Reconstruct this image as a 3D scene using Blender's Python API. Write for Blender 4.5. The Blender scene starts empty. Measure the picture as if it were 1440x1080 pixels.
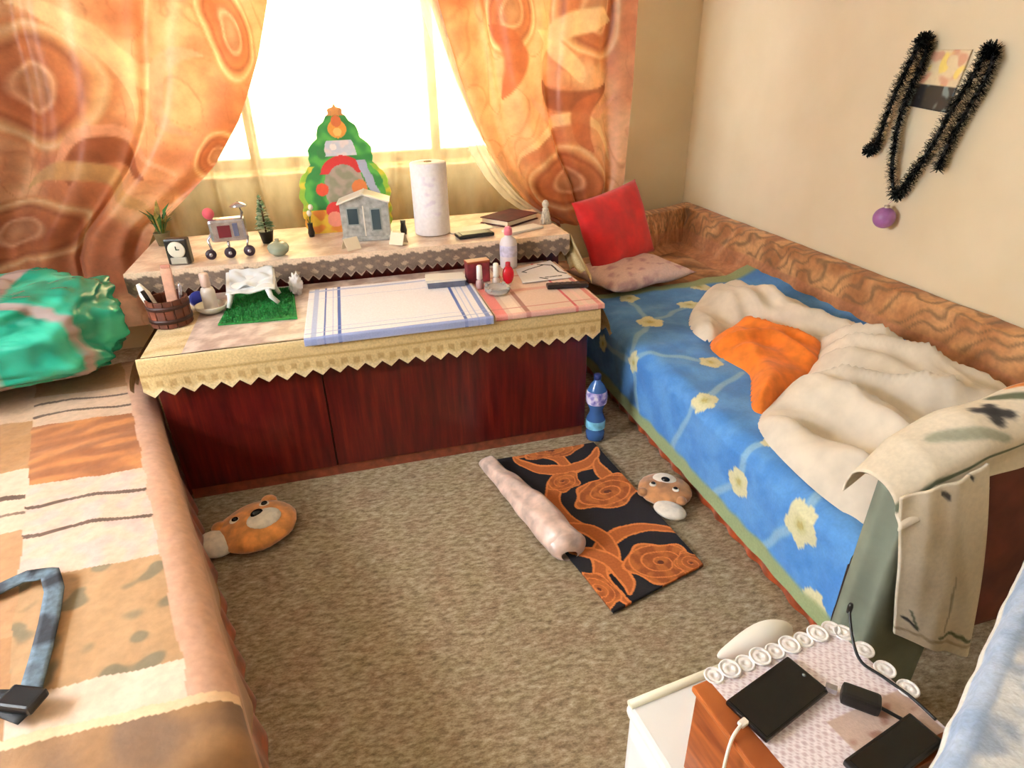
import bpy, bmesh, math, random
from mathutils import Vector, Matrix, noise
random.seed(7)
PI = math.pi
S = bpy.context.scene
COL = S.collection

# ------------------------------------------------------------------ camera
cam_d = bpy.data.cameras.new('camera')
cam = bpy.data.objects.new('camera', cam_d); COL.objects.link(cam)
cam_d.sensor_fit = 'HORIZONTAL'; cam_d.sensor_width = 36.0
cam_d.lens = 879.7 / 1440 * 36.0
cam_d.clip_start = 0.02
def cam_matrix(pitch, roll, yaw, h):
    p, r, y = (math.radians(a) for a in (pitch, roll, yaw))
    fw = Vector((math.sin(y) * math.cos(p), math.cos(y) * math.cos(p), -math.sin(p)))
    rt = Vector((math.cos(y), -math.sin(y), 0)); up = rt.cross(fw)
    r2 = math.cos(r) * rt + math.sin(r) * up; u2 = -math.sin(r) * rt + math.cos(r) * up
    m = Matrix((r2, u2, -fw)).transposed().to_4x4(); m.translation = (0, 0, h)
    return m
cam.matrix_world = cam_matrix(27.45, -1.29, 14.83, 1.6)
S.camera = cam

# ------------------------------------------------------------------ world, lights, exposure
W = bpy.data.worlds.new('sky'); S.world = W; W.use_nodes = True
bg = W.node_tree.nodes['Background']
bg.inputs['Color'].default_value = (0.86, 0.93, 1.0, 1); bg.inputs['Strength'].default_value = 3.0

def area_light(name, loc, direction, sx, sy, power, color):
    d = bpy.data.lights.new(name, 'AREA'); d.shape = 'RECTANGLE'; d.size = sx; d.size_y = sy
    d.energy = power; d.color = color
    o = bpy.data.objects.new(name, d); COL.objects.link(o)
    o.location = loc; o.rotation_euler = Vector(direction).to_track_quat('-Z', 'Y').to_euler()
    return o
# daylight standing in the curtained window and in the side window behind the camera's left shoulder
area_light('window_daylight', (0.2, 4.62, 1.7), (0, -1, -0.12), 2.5, 1.4, 265, (0.94, 0.97, 1.0))
area_light('side_window_daylight', (-2.62, 1.2, 1.65), (1, -0.05, -0.22), 1.3, 1.3, 205, (0.90, 0.95, 1.0))

S.view_settings.view_transform = 'Standard'
S.view_settings.look = 'None'
S.view_settings.gamma = 1.0
S.view_settings.use_curve_mapping = False
S.view_settings.exposure = 0.35

# ------------------------------------------------------------------ helpers
def lin(c):
    return tuple(((x / 255) / 12.92 if x / 255 <= 0.04045 else ((x / 255 + 0.055) / 1.055) ** 2.4) for x in c[:3])
def lerp(a, b, t): return a + (b - a) * t
def mix(a, b, t): return tuple(lerp(x, y, t) for x, y in zip(a, b))
def smooth(e0, e1, x):
    t = max(0, min(1, (x - e0) / (e1 - e0))); return t * t * (3 - 2 * t)
def nz(x, y, z=0.0, s=1.0): return noise.noise(Vector((x * s, y * s, z * s)))
def pw(tab, x):                                    # piecewise linear table [(x, y)...], x ascending
    if x <= tab[0][0]: return tab[0][1]
    for (a, b), (c, d) in zip(tab, tab[1:]):
        if x <= c: return lerp(b, d, (x - a) / (c - a))
    return tab[-1][1]

class NT:
    def __init__(self, name):
        self.m = bpy.data.materials.new(name); self.m.use_nodes = True
        self.t = self.m.node_tree; self.b = self.t.nodes['Principled BSDF']
    def n(self, kind, **kw):
        nd = self.t.nodes.new(kind)
        for k, v in kw.items():
            if k in nd.inputs.keys(): nd.inputs[k].default_value = v
            else: setattr(nd, k, v)
        return nd
    def l(self, a, b): self.t.links.new(a, b)
    def coord(self, scale=(1, 1, 1), rot=(0, 0, 0)):
        tc = self.n('ShaderNodeTexCoord'); mp = self.n('ShaderNodeMapping')
        mp.inputs['Scale'].default_value = scale; mp.inputs['Rotation'].default_value = rot
        self.l(tc.outputs['Object'], mp.inputs['Vector']); return mp.outputs['Vector']
    def ramp(self, fac, stops, interp='LINEAR'):
        r = self.n('ShaderNodeValToRGB'); r.color_ramp.interpolation = interp
        e = r.color_ramp.elements
        while len(e) < len(stops): e.new(0.5)
        for el, (p, c) in zip(e, stops): el.position = p; el.color = (*lin(c), 1)
        self.l(fac, r.inputs['Fac']); return r.outputs['Color']
    def bump(self, fac, strength=0.3, dist=0.01):
        bp = self.n('ShaderNodeBump', Strength=strength, Distance=dist)
        self.l(fac, bp.inputs['Height']); self.l(bp.outputs['Normal'], self.b.inputs['Normal'])

MATS = {}
def plain(name, c, rough=0.6, metal=0.0, var=0.0, vscale=30, bump=0.0, trans=0.0, sheen=0.0, emit=0):
    """Principled colour with a little procedural variation."""
    if name in MATS: return MATS[name]
    k = NT(name); b = k.b
    b.inputs['Roughness'].default_value = rough; b.inputs['Metallic'].default_value = metal
    b.inputs['Base Color'].default_value = (*lin(c), 1)
    if trans: b.inputs['Transmission Weight'].default_value = trans
    if sheen: b.inputs['Sheen Weight'].default_value = sheen
    if var or bump:
        nt = k.n('ShaderNodeTexNoise', Scale=vscale, Detail=3.0); k.l(k.coord(), nt.inputs['Vector'])
        if var:
            lo = tuple(max(0, x * (1 - var)) for x in c); hi = tuple(min(255, x * (1 + var)) for x in c)
            k.l(k.ramp(nt.outputs['Fac'], [(0.3, lo), (0.7, hi)]), b.inputs['Base Color'])
        if bump: k.bump(nt.outputs['Fac'], bump, 0.004)
    MATS[name] = k.m; return k.m

def printed(name, rough=0.85, var=0.12, vscale=90, bump=0.25, sheen=0.0, translucent=0.0):
    """Cloth or print whose colours come from the mesh's own 'col' attribute, with weave noise over it."""
    if name in MATS: return MATS[name]
    k = NT(name); b = k.b; b.inputs['Roughness'].default_value = rough
    if sheen: b.inputs['Sheen Weight'].default_value = sheen
    at = k.n('ShaderNodeAttribute', attribute_name='col')
    nt = k.n('ShaderNodeTexNoise', Scale=vscale, Detail=3.0); k.l(k.coord(), nt.inputs['Vector'])
    mr = k.n('ShaderNodeMapRange'); mr.inputs['From Min'].default_value = 0.3; mr.inputs['From Max'].default_value = 0.7
    mr.inputs['To Min'].default_value = 1 - var; mr.inputs['To Max'].default_value = 1 + var
    k.l(nt.outputs['Fac'], mr.inputs['Value'])
    vm = k.n('ShaderNodeVectorMath', operation='SCALE')
    k.l(at.outputs['Color'], vm.inputs[0]); k.l(mr.outputs['Result'], vm.inputs['Scale'])
    k.l(vm.outputs['Vector'], b.inputs['Base Color'])
    if bump: k.bump(nt.outputs['Fac'], bump, 0.003)
    MATS[name] = k.m; return k.m

def link(name, me, m=None, parent=None, label=None, cat=None, group=None, kind=None, loc=None):
    o = bpy.data.objects.new(name, me); COL.objects.link(o)
    if m is not None and me is not None:
        for x in (m if isinstance(m, (list, tuple)) else [m]): me.materials.append(x)
    if parent: o.parent = parent
    if loc: o.location = loc
    return tag(o, label, cat, group, kind)
def tag(o, label=None, cat=None, group=None, kind=None):
    if label: o['label'] = label
    if cat: o['category'] = cat
    if group: o['group'] = group
    if kind: o['kind'] = kind
    return o
def thing(name, label, cat, loc=(0, 0, 0), rz=0, group=None):
    o = bpy.data.objects.new(name, None); COL.objects.link(o)
    o.location = loc; o.rotation_euler = (0, 0, rz); o.empty_display_size = 0.05
    return tag(o, label, cat, group)

class MB:
    """Collects shapes into one mesh object."""
    def __init__(self): self.b = bmesh.new()
    def box(self, c, s, rz=0, bev=0.0, rx=0, ry=0, mi=0):
        r = bmesh.ops.create_cube(self.b, size=1.0); vs = r['verts']
        mt = Matrix.Translation(c) @ Matrix.Rotation(rz, 4, 'Z') @ Matrix.Rotation(ry, 4, 'Y') @ Matrix.Rotation(rx, 4, 'X') @ Matrix.Diagonal((*s, 1))
        bmesh.ops.transform(self.b, matrix=mt, verts=vs)
        fs = {f for v in vs for f in v.link_faces}
        for f in fs: f.material_index = mi
        if bev:
            es = list({e for v in vs for e in v.link_edges})
            bmesh.ops.bevel(self.b, geom=es, offset=bev, segments=2, affect='EDGES', profile=0.6)
        return self
    def lathe(self, prof, c=(0, 0, 0), n=24, rot=None, mi=0, wob=0):
        mt = Matrix.Translation(c) @ (rot if rot else Matrix.Identity(4)); rings = []
        for r, z in prof:
            if r < 1e-5: rings.append([self.b.verts.new(mt @ Vector((0, 0, z)))])
            else: rings.append([self.b.verts.new(mt @ Vector((r * math.cos(2 * PI * i / n), r * math.sin(2 * PI * i / n), z))) for i in range(n)])
        for a, b in zip(rings, rings[1:]):
            for i in range(n):
                j = (i + 1) % n
                if len(a) == 1 and len(b) == 1: continue
                if len(a) == 1: f = self.b.faces.new((a[0], b[j], b[i])) if False else self.b.faces.new((a[0], b[i], b[j]))
                elif len(b) == 1: f = self.b.faces.new((a[i], a[j], b[0]))
                else: f = self.b.faces.new((a[i], a[j], b[j], b[i]))
                f.material_index = mi; f.smooth = True
        return self
    def tube(self, pts, r, n=8, closed=False, mi=0):
        pts = [Vector(p) for p in pts]; rings = []; N = len(pts)
        for i, p in enumerate(pts):
            d = (pts[min(i + 1, N - 1)] - pts[max(i - 1, 0)]).normalized()
            a = d.cross(Vector((0, 0, 1)))
            if a.length < 1e-3: a = d.cross(Vector((1, 0, 0)))
            a.normalize(); c = d.cross(a).normalized()
            rr = r[i] if isinstance(r, (list, tuple)) else r
            rings.append([self.b.verts.new(p + rr * (math.cos(2 * PI * k / n) * a + math.sin(2 * PI * k / n) * c)) for k in range(n)])
        for a, b in zip(rings, rings[1:]):
            for k in range(n):
                f = self.b.faces.new((a[k], a[(k + 1) % n], b[(k + 1) % n], b[k])); f.smooth = True; f.material_index = mi
        for e in (rings[0], rings[-1]):
            try: self.b.faces.new(e).material_index = mi
            except ValueError: pass
        return self
    def ball(self, c, s, rz=0, u=20, v=12, fn=None, rx=0, mi=0):
        r = bmesh.ops.create_uvsphere(self.b, u_segments=u, v_segments=v, radius=1.0); vs = r['verts']
        if fn:
            for q in vs: q.co = fn(q.co.copy())
        s3 = s if isinstance(s, (list, tuple)) else (s, s, s)
        mt = Matrix.Translation(c) @ Matrix.Rotation(rz, 4, 'Z') @ Matrix.Rotation(rx, 4, 'X') @ Matrix.Diagonal((*s3, 1))
        bmesh.ops.transform(self.b, matrix=mt, verts=vs)
        for f in {f for q in vs for f in q.link_faces}: f.smooth = True; f.material_index = mi
        return self
    def poly(self, pts, thick, mt=None, mi=0):
        """Flat outline in local XY extruded along +Z by thick, then moved by matrix mt."""
        mt = mt or Matrix.Identity(4); n = len(pts)
        a = [self.b.verts.new(mt @ Vector((x, y, 0))) for x, y in pts]; b = [self.b.verts.new(mt @ Vector((x, y, thick))) for x, y in pts]
        fs = [self.b.faces.new(list(reversed(a))), self.b.faces.new(b)]
        for i in range(n): fs.append(self.b.faces.new((a[i], a[(i + 1) % n], b[(i + 1) % n], b[i])))
        for f in fs: f.material_index = mi
        return self
    def out(self, name, m, parent=None, **kw):
        bmesh.ops.recalc_face_normals(self.b, faces=self.b.faces)
        me = bpy.data.meshes.new(name); self.b.to_mesh(me); self.b.free()
        return link(name, me, m, parent, **kw)

def setcol(me, cols):
    ca = me.color_attributes.new('col', 'FLOAT_COLOR', 'POINT')
    flat = []
    for c in cols: flat += [*lin(c), 1.0]
    ca.data.foreach_set('color', flat)
def sheet(name, fn, nu, nv, m, parent=None, col=None, thick=0.0, wrap=False, **kw):
    """Grid surface fn(u, v) with u, v in 0..1; col(u, v) gives sRGB colours into the 'col' attribute."""
    vs, cs, fs = [], [], []
    for j in range(nv + 1):
        for i in range(nu + (0 if wrap else 1)):
            u, v = i / nu, j / nv
            vs.append(fn(u, v))
            if col: cs.append(col(u, v))
    w = nu if wrap else nu + 1
    for j in range(nv):
        for i in range(nu):
            a = j * w + i; b = j * w + (i + 1) % w
            fs.append((a, b, b + w, a + w))
    me = bpy.data.meshes.new(name); me.from_pydata(vs, [], fs); me.update()
    me.polygons.foreach_set('use_smooth', [True] * len(me.polygons))
    if col: setcol(me, cs)
    o = link(name, me, m, parent, **kw)
    if thick:
        md = o.modifiers.new('thickness', 'SOLIDIFY'); md.thickness = thick; md.offset = 0
    return o

def seg_d(px, py, ax, ay, bx, by):
    dx, dy = bx - ax, by - ay; L = dx * dx + dy * dy
    t = 0 if L == 0 else max(0, min(1, ((px - ax) * dx + (py - ay) * dy) / L))
    qx, qy = ax + t * dx, ay + t * dy
    return math.hypot(px - qx, py - qy), qx, qy, t
def inside(px, py, P):
    r = False; j = len(P) - 1
    for i in range(len(P)):
        if (P[i][1] > py) != (P[j][1] > py) and px < (P[j][0] - P[i][0]) * (py - P[i][1]) / (P[j][1] - P[i][1]) + P[i][0]: r = not r
        j = i
    return r
def edge_d(px, py, P):
    return min((seg_d(px, py, *P[i], *P[(i + 1) % len(P)]) for i in range(len(P))), key=lambda t: t[0])
def round_poly(P, it=2):
    for _ in range(it):
        Q = []
        for i in range(len(P)):
            a, b = P[i], P[(i + 1) % len(P)]
            Q += [mix(a, b, 0.25), mix(a, b, 0.75)]
        P = Q
    return P
def heap(name, P, step, hfn, m, parent=None, colfn=None, **kw):
    """Crumpled cloth over an outline P: height hfn(x, y, d) with d the distance to the outline."""
    P = round_poly(P); xs = [p[0] for p in P]; ys = [p[1] for p in P]
    nx = int((max(xs) - min(xs)) / step) + 3; ny = int((max(ys) - min(ys)) / step) + 3
    x0, y0 = min(xs) - step, min(ys) - step
    ins = {}
    for j in range(ny + 1):
        for i in range(nx + 1):
            ins[i, j] = inside(x0 + i * step, y0 + j * step, P)
    used, vs, fs, cs = {}, [], [], []
    def vid(i, j):
        if (i, j) in used: return used[i, j]
        x, y = x0 + i * step, y0 + j * step
        d, qx, qy, _ = edge_d(x, y, P)
        if not ins[i, j]: x, y, d = qx, qy, 0
        vs.append((x, y, hfn(x, y, d))); used[i, j] = len(vs) - 1
        if colfn: cs.append(colfn(x, y, d))
        return len(vs) - 1
    for j in range(ny):
        for i in range(nx):
            q = [(i, j), (i + 1, j), (i + 1, j + 1), (i, j + 1)]
            if sum(ins[k] for k in q) >= 2: fs.append(tuple(vid(*k) for k in q))
    me = bpy.data.meshes.new(name); me.from_pydata(vs, [], fs); me.update()
    me.polygons.foreach_set('use_smooth', [True] * len(me.polygons))
    if colfn: setcol(me, cs)
    o = link(name, me, m, parent, **kw)
    return o

# ------------------------------------------------------------------ room materials
k = NT('wall_paint'); nt = k.n('ShaderNodeTexNoise', Scale=3.0, Detail=4.0); k.l(k.coord(), nt.inputs['Vector'])
k.l(k.ramp(nt.outputs['Fac'], [(0.3, (220, 204, 172)), (0.7, (227, 212, 182))]), k.b.inputs['Base Color']); k.b.inputs['Roughness'].default_value = 0.8
n2 = k.n('ShaderNodeTexNoise', Scale=140.0); k.l(k.coord(), n2.inputs['Vector']); k.bump(n2.outputs['Fac'], 0.08, 0.002)
M_WALL = k.m
M_CEIL = plain('ceiling_paint', (235, 228, 212), 0.9, var=0.02)
k = NT('carpet'); co = k.coord()
na = k.n('ShaderNodeTexNoise', Scale=30.0, Detail=5.0, Roughness=0.75)
k.l(k.coord((1.0, 2.2, 1.0), (0, 0, 0.55)), na.inputs['Vector'])
c1 = k.ramp(na.outputs['Fac'], [(0.33, (120, 104, 82)), (0.47, (163, 146, 120)), (0.57, (188, 174, 150)), (0.70, (214, 204, 186))])
nb = k.n('ShaderNodeTexNoise', Scale=9.0, Detail=3.0); k.l(co, nb.inputs['Vector'])
c2 = k.ramp(nb.outputs['Fac'], [(0.35, (208, 190, 174)), (0.5, (226, 220, 208)), (0.65, (212, 206, 184))])
mx = k.n('ShaderNodeMix', data_type='RGBA', blend_type='MULTIPLY'); mx.inputs[0].default_value = 0.75
k.l(c1, mx.inputs[6]); k.l(c2, mx.inputs[7]); k.l(mx.outputs[2], k.b.inputs['Base Color'])
k.b.inputs['Roughness'].default_value = 0.95
nc = k.n('ShaderNodeTexNoise', Scale=160.0, Detail=2.0); k.l(co, nc.inputs['Vector']); k.bump(nc.outputs['Fac'], 0.5, 0.004)
M_CARPET = k.m
M_FRAME = plain('window_frame_paint', (140, 98, 56), 0.5, var=0.08)
M_GLASS = plain('window_glass', (255, 255, 255), 0.02, trans=1.0)

def struct(name, m, c, s):
    return MB().box(c, s).out(name, m, kind='structure')
X0, X1, Y0, YW, ZC = -2.45, 2.44, -1.3, 4.2, 2.6
struct('floor', M_CARPET, ((X0 + X1) / 2, (Y0 + YW) / 2, -0.05), (X1 - X0, YW - Y0, 0.1))
struct('ceiling', M_CEIL, ((X0 + X1) / 2, (Y0 + YW) / 2, ZC + 0.05), (X1 - X0, YW - Y0, 0.1))
struct('wall_right', M_WALL, (X1 + 0.1, (Y0 + YW) / 2, ZC / 2), (0.2, YW - Y0, ZC))
struct('wall_near', M_WALL, ((X0 + X1) / 2, Y0 - 0.1, ZC / 2), (X1 - X0 + 0.4, 0.2, ZC))
def wall_with_hole(name, axis, at, lo, hi, h0, h1, z0, z1, th):
    b = MB()
    for a0, a1, b0, b1 in ((lo, h0, 0, ZC), (h1, hi, 0, ZC), (h0, h1, 0, z0), (h0, h1, z1, ZC)):
        c = [(a0 + a1) / 2, at, (b0 + b1) / 2]; s = [a1 - a0, th, b1 - b0]
        if axis == 'y': c[0], c[1] = c[1], c[0]; s[0], s[1] = s[1], s[0]
        b.box(c, s)
    return b.out(name, M_WALL, kind='structure')
wall_with_hole('wall_far', 'x', YW + 0.1, X0 - 0.2, X1 + 0.2, -1.05, 1.45, 1.03, 2.4, 0.2)
wall_with_hole('wall_left', 'y', X0 - 0.1, Y0, YW, 0.55, 1.85, 1.0, 2.3, 0.2)

def window(name, x0, x1, z0, z1, posts, axis='x', at=YW + 0.12):
    w = bpy.data.objects.new(name, None); COL.objects.link(w); w['kind'] = 'structure'
    def P(a, z): return (a, at, z) if axis == 'x' else (at, a, z)
    def bar(nm, a, z, sa, sz):
        s = (sa, 0.07, sz) if axis == 'x' else (0.07, sa, sz)
        MB().box(P(a, z), s, bev=0.006).out(nm, M_FRAME, w)
    bar('window_frame', (x0 + x1) / 2, z0 + 0.03, x1 - x0, 0.06); bar('window_frame', (x0 + x1) / 2, z1 - 0.03, x1 - x0, 0.06)
    bar('window_frame', x0 + 0.03, (z0 + z1) / 2, 0.06, z1 - z0 - 0.12); bar('window_frame', x1 - 0.03, (z0 + z1) / 2, 0.06, z1 - z0 - 0.12)
    for p in posts: bar('mullion', p, (z0 + z1) / 2, 0.055, z1 - z0 - 0.12)
    es = [x0 + 0.06, *posts, x1 - 0.06]
    for a, b in zip(es, es[1:]):
        s = (b - a - 0.05, 0.004, z1 - z0 - 0.13) if axis == 'x' else (0.004, b - a - 0.05, z1 - z0 - 0.13)
        MB().box(P((a + b) / 2, (z0 + z1) / 2), s).out('pane', M_GLASS, w)
    return w
w1 = window('window_1', -1.05, 1.45, 1.03, 2.4, (-0.45, 0.665))
MB().box((0.2, YW - 0.06, 1.005), (2.6, 0.16, 0.04), bev=0.008).out('window_sill', M_FRAME, w1)
window('window_2', 0.55, 1.85, 1.0, 2.3, (1.2,), 'y', X0 - 0.12)

# ------------------------------------------------------------------ curtains
k = NT('amber_curtain')
at = k.n('ShaderNodeAttribute', attribute_name='col')
n3 = k.n('ShaderNodeTexNoise', Scale=14.0, Detail=5.0, Roughness=0.6); k.l(k.coord((1, 0.3, 1)), n3.inputs['Vector'])
mr = k.n('ShaderNodeMapRange'); mr.inputs['From Min'].default_value = 0.3; mr.inputs['From Max'].default_value = 0.7
mr.inputs['To Min'].default_value = 0.80; mr.inputs['To Max'].default_value = 1.18; k.l(n3.outputs['Fac'], mr.inputs['Value'])
vm = k.n('ShaderNodeVectorMath', operation='SCALE'); k.l(at.outputs['Color'], vm.inputs[0]); k.l(mr.outputs['Result'], vm.inputs['Scale'])
colr = vm.outputs['Vector']
k.l(colr, k.b.inputs['Base Color']); k.b.inputs['Roughness'].default_value = 0.42; k.b.inputs['Sheen Weight'].default_value = 0.2
tr = k.n('ShaderNodeBsdfTranslucent'); k.l(colr, tr.inputs['Color'])
ms = k.n('ShaderNodeMixShader'); ms.inputs['Fac'].default_value = 0.30
k.l(k.b.outputs[0], ms.inputs[1]); k.l(tr.outputs[0], ms.inputs[2])
k.l(ms.outputs[0], k.t.nodes['Material Output'].inputs['Surface'])
M_CURTAIN = k.m
# printed swirls: (x, z, radius x, radius z, turn) ringed ovals and (x, z, radius, half width, from, to, colour) crescents, in the curtain's own plane
OVALS = [(-1.33, 1.53, 0.34, 0.30, 0.4), (-1.62, 0.82, 0.34, 0.20, 0.2), (-0.42, 1.72, 0.13, 0.22, 0.1), (1.40, 0.90, 0.24, 0.20, 0.1), (1.52, 1.84, 0.24, 0.22, -0.3), (1.02, 1.82, 0.12, 0.22, 0.2), (-1.2, 2.2, 0.3, 0.25, 0), (-0.6, 1.18, 0.16, 0.12, 0.8)]
CR_, RU_, BR_, PK_ = (238, 204, 160), (184, 104, 66), (150, 84, 54), (226, 164, 134)
ARCS_C = [(-1.36, 1.44, 0.43, 0.050, -0.2, 1.7, CR_), (-1.12, 1.02, 0.19, 0.065, 0.3, 2.9, BR_), (-1.10, 1.03, 0.27, 0.030, 0.2, 2.9, PK_), (-1.35, 0.78, 0.36, 0.05, 0.2, 2.2, (204, 160, 110)), (-0.80, 1.75, 0.20, 0.05, 3.2, 5.4, CR_), (-0.62, 1.45, 0.16, 0.04, 1.2, 4.2, PK_),
          (1.42, 1.55, 0.22, 0.065, 3.5, 5.9, BR_), (1.42, 1.52, 0.30, 0.030, 3.5, 5.9, PK_), (1.10, 1.38, 0.36, 0.05, 0.2, 1.4, CR_), (1.55, 1.45, 0.36, 0.05, 1.3, 2.8, CR_), (1.38, 0.92, 0.31, 0.03, 0.3, 2.8, CR_), (0.85, 1.55, 0.22, 0.05, -0.7, 1.2, RU_), (1.66, 1.20, 0.2, 0.05, 1.9, 4.0, RU_)]
def swirl_col(x, z):
    wx, wz = x + 0.07 * nz(x, z, 1, 2.4) + 0.008 * nz(x, z, 6, 11), z + 0.07 * nz(x, z, 4, 2.4) + 0.008 * nz(x, z, 9, 11)
    n1 = nz(wx, wz * 0.8, 2, 2.6) + 0.5 * nz(wx, wz, 5, 7)
    c = mix((194, 122, 86), (232, 180, 138), smooth(-0.45, 0.45, n1))
    ve = abs(nz(wx * 1.6, wz, 7, 5.0)); c = mix(c, (170, 98, 64), 0.3 * smooth(0.05, 0.0, ve))
    for cx, cz, rx, rz, th in OVALS:
        dx, dz = wx - cx, wz - cz; ex = (dx * math.cos(th) + dz * math.sin(th)) / rx; ez = (-dx * math.sin(th) + dz * math.cos(th)) / rz
        q = math.hypot(ex, ez) * (1 + 0.07 * math.sin(2 * math.atan2(ez, ex) + cx * 9) + 0.05 * math.sin(3 * math.atan2(ez, ex) + cz * 7))
        if q < 1.05:
            o = pw_col([(0.0, (186, 142, 108)), (0.28, (170, 112, 78)), (0.36, (224, 176, 144)), (0.44, (168, 92, 58)), (0.62, (190, 112, 70)), (0.70, (150, 80, 50)), (0.80, (214, 158, 112)), (0.88, (240, 210, 168)), (0.96, (206, 138, 94)), (1.05, c)], q)
            c = mix(c, o, 0.78)
    for cx, cz, R, w, a0, a1, q in ARCS_C:
        dx, dz = wx - cx, wz - cz; an = math.atan2(dz, dx); d = math.hypot(dx, dz)
        for aa in (an, an + 2 * PI):
            if a0 < aa < a1:
                wd = w * math.sin(PI * (aa - a0) / (a1 - a0)) ** 0.7
                c = mix(c, q, 0.9 * smooth(wd * 1.15, wd * 0.8, abs(d - R)))
    return c
def pw_col(tab, x):
    if x <= tab[0][0]: return tab[0][1]
    for (a, b), (c, d) in zip(tab, tab[1:]):
        if x <= c: return mix(b, d, (x - a) / (c - a))
    return tab[-1][1]

def sheer_mat(name, c, holes, transl):
    k = NT(name)
    nt = k.n('ShaderNodeTexNoise', Scale=9.0, Detail=3.0); k.l(k.coord((1.5, 1, 0.8)), nt.inputs['Vector'])
    cr = k.ramp(nt.outputs['Fac'], [(0.35, tuple(x * 0.88 for x in c)), (0.65, c)])
    k.l(cr, k.b.inputs['Base Color']); k.b.inputs['Roughness'].default_value = 0.8
    tr = k.n('ShaderNodeBsdfTranslucent'); k.l(cr, tr.inputs['Color'])
    tp = k.n('ShaderNodeBsdfTransparent'); tp.inputs['Color'].default_value = (*lin(c), 1)
    m1 = k.n('ShaderNodeMixShader'); m1.inputs['Fac'].default_value = transl
    k.l(k.b.outputs[0], m1.inputs[1]); k.l(tr.outputs[0], m1.inputs[2])
    m2 = k.n('ShaderNodeMixShader'); m2.inputs['Fac'].default_value = holes
    k.l(m1.outputs[0], m2.inputs[1]); k.l(tp.outputs[0], m2.inputs[2])
    k.l(m2.outputs[0], k.t.nodes['Material Output'].inputs['Surface'])
    return k.m
M_SHEER = sheer_mat('sheer_cream', (214, 188, 132), 0.5, 0.5)
M_SHEER_W = sheer_mat('sheer_white', (245, 240, 232), 0.25, 0.5)

def curtain(name, L, R, z0, z1, yb, amp, nf, m, label, cat='curtain', nu=120, nv=60, seed=0.0, colfn=None, **kw):
    Lr = sorted((z, x) for x, z in L); Rr = sorted((z, x) for x, z in R)
    wmax = max(b[1] - a[1] for a, b in zip(Lr, Rr)) if len(Lr) == len(Rr) else 1.2
    def f(u, v):
        z = lerp(z1, z0, v); a, b = pw(Lr, z), pw(Rr, z)
        g = nz(u * 3.1 + seed, z * 1.2, seed) * 0.9
        ph = 2 * PI * nf * u + g * 2.2 + seed
        s = math.sin(ph) + 0.4 * math.sin(2.3 * ph + 1.3 + seed)
        x = lerp(a, b, u) + 0.25 * (b - a) / nf * math.cos(ph) * 0.35 * min(1, u * 8, (1 - u) * 8)
        return (x, yb + amp * s / 1.4, z)
    def cf(u, v):
        z = lerp(z1, z0, v); return colfn(lerp(pw(Lr, z), pw(Rr, z), u), z)
    return sheet(name, f, nu, nv, m, None, cf if colfn else None, label=label, cat=cat, **kw)
left_edge = [(-2.3, 2.58), (-2.3, 0.3)]
curtain('curtain', left_edge, [(-0.1, 2.58), (-0.198, 1.878), (-0.289, 1.635), (-0.36, 1.49), (-0.44, 1.344), (-0.609, 1.126), (-0.805, 0.956), (-0.97, 0.83), (-1.05, 0.7), (-1.06, 0.3)],
        0.3, 2.58, 3.765, 0.05, 4, M_CURTAIN, 'amber swirl-print curtain left of the window, gathered behind the green bag', seed=1.7, colfn=swirl_col, nu=260, nv=200)
curtain('curtain', [(0.5, 2.58), (0.596, 1.878), (0.71, 1.513), (0.80, 1.29), (0.895, 1.098), (1.0, 0.95), (1.109, 0.818), (1.223, 0.72), (1.30, 0.68), (1.31, 0.66)],
        [(1.76, 2.58), (1.775, 1.878), (1.775, 1.447), (1.755, 0.902), (1.70, 0.774), (1.66, 0.68), (1.655, 0.66)],
        0.66, 2.58, 3.765, 0.05, 3, M_CURTAIN, 'amber swirl-print curtain right of the window, gathered behind the red pillow', seed=4.1, colfn=swirl_col, nu=200, nv=200)
curtain('sheer_curtain', [(-1.7, 2.58), (-1.7, 0.70)], [(1.62, 2.58), (1.62, 0.70)], 0.70, 2.58, 3.87, 0.03, 13, M_SHEER,
        'thin cream sheer curtain hanging across the bright window', nu=220, nv=30, seed=0.4)
# the bunched white sheer that runs down the inner edge of the right curtain to its tie
e = [(0.56, 1.9), (0.66, 1.52), (0.74, 1.30), (0.80, 1.125), (0.88, 0.985), (0.985, 0.865), (1.07, 0.80), (1.16, 0.745)]
curtain('sheer_edge_panel', [(x - 0.03, z) for x, z in e], [(x + 0.07, z) for x, z in e], 0.745, 1.9, 3.71, 0.008, 2, M_SHEER_W,
        'bunched white sheer running down the inner edge of the right curtain', nu=16, nv=40, seed=2.2)
b = MB(); t = thing('curtain_tassel', 'white cord tassel tied at the bottom of the right curtain', 'tassel', (1.085, 3.30, 0.79))
M_TASSEL = plain('tassel_cord', (205, 192, 176), 0.9, var=0.15, vscale=80)
MB().lathe([(0, 0.13), (0.012, 0.125), (0.02, 0.11), (0.017, 0.095), (0.01, 0.09), (0.02, 0.08)], n=12).out('knot', M_TASSEL, t)
for i in range(14):
    a = 2 * PI * i / 14; r = 0.024 + 0.008 * random.random()
    b.tube([(0.008 * math.cos(a), 0.008 * math.sin(a), 0.095), (r * 0.7 * math.cos(a), r * 0.7 * math.sin(a), 0.05), (r * math.cos(a), r * math.sin(a), 0.002)], 0.004, 5)
tag(b.out('fringe', M_TASSEL, t), kind='stuff')

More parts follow.
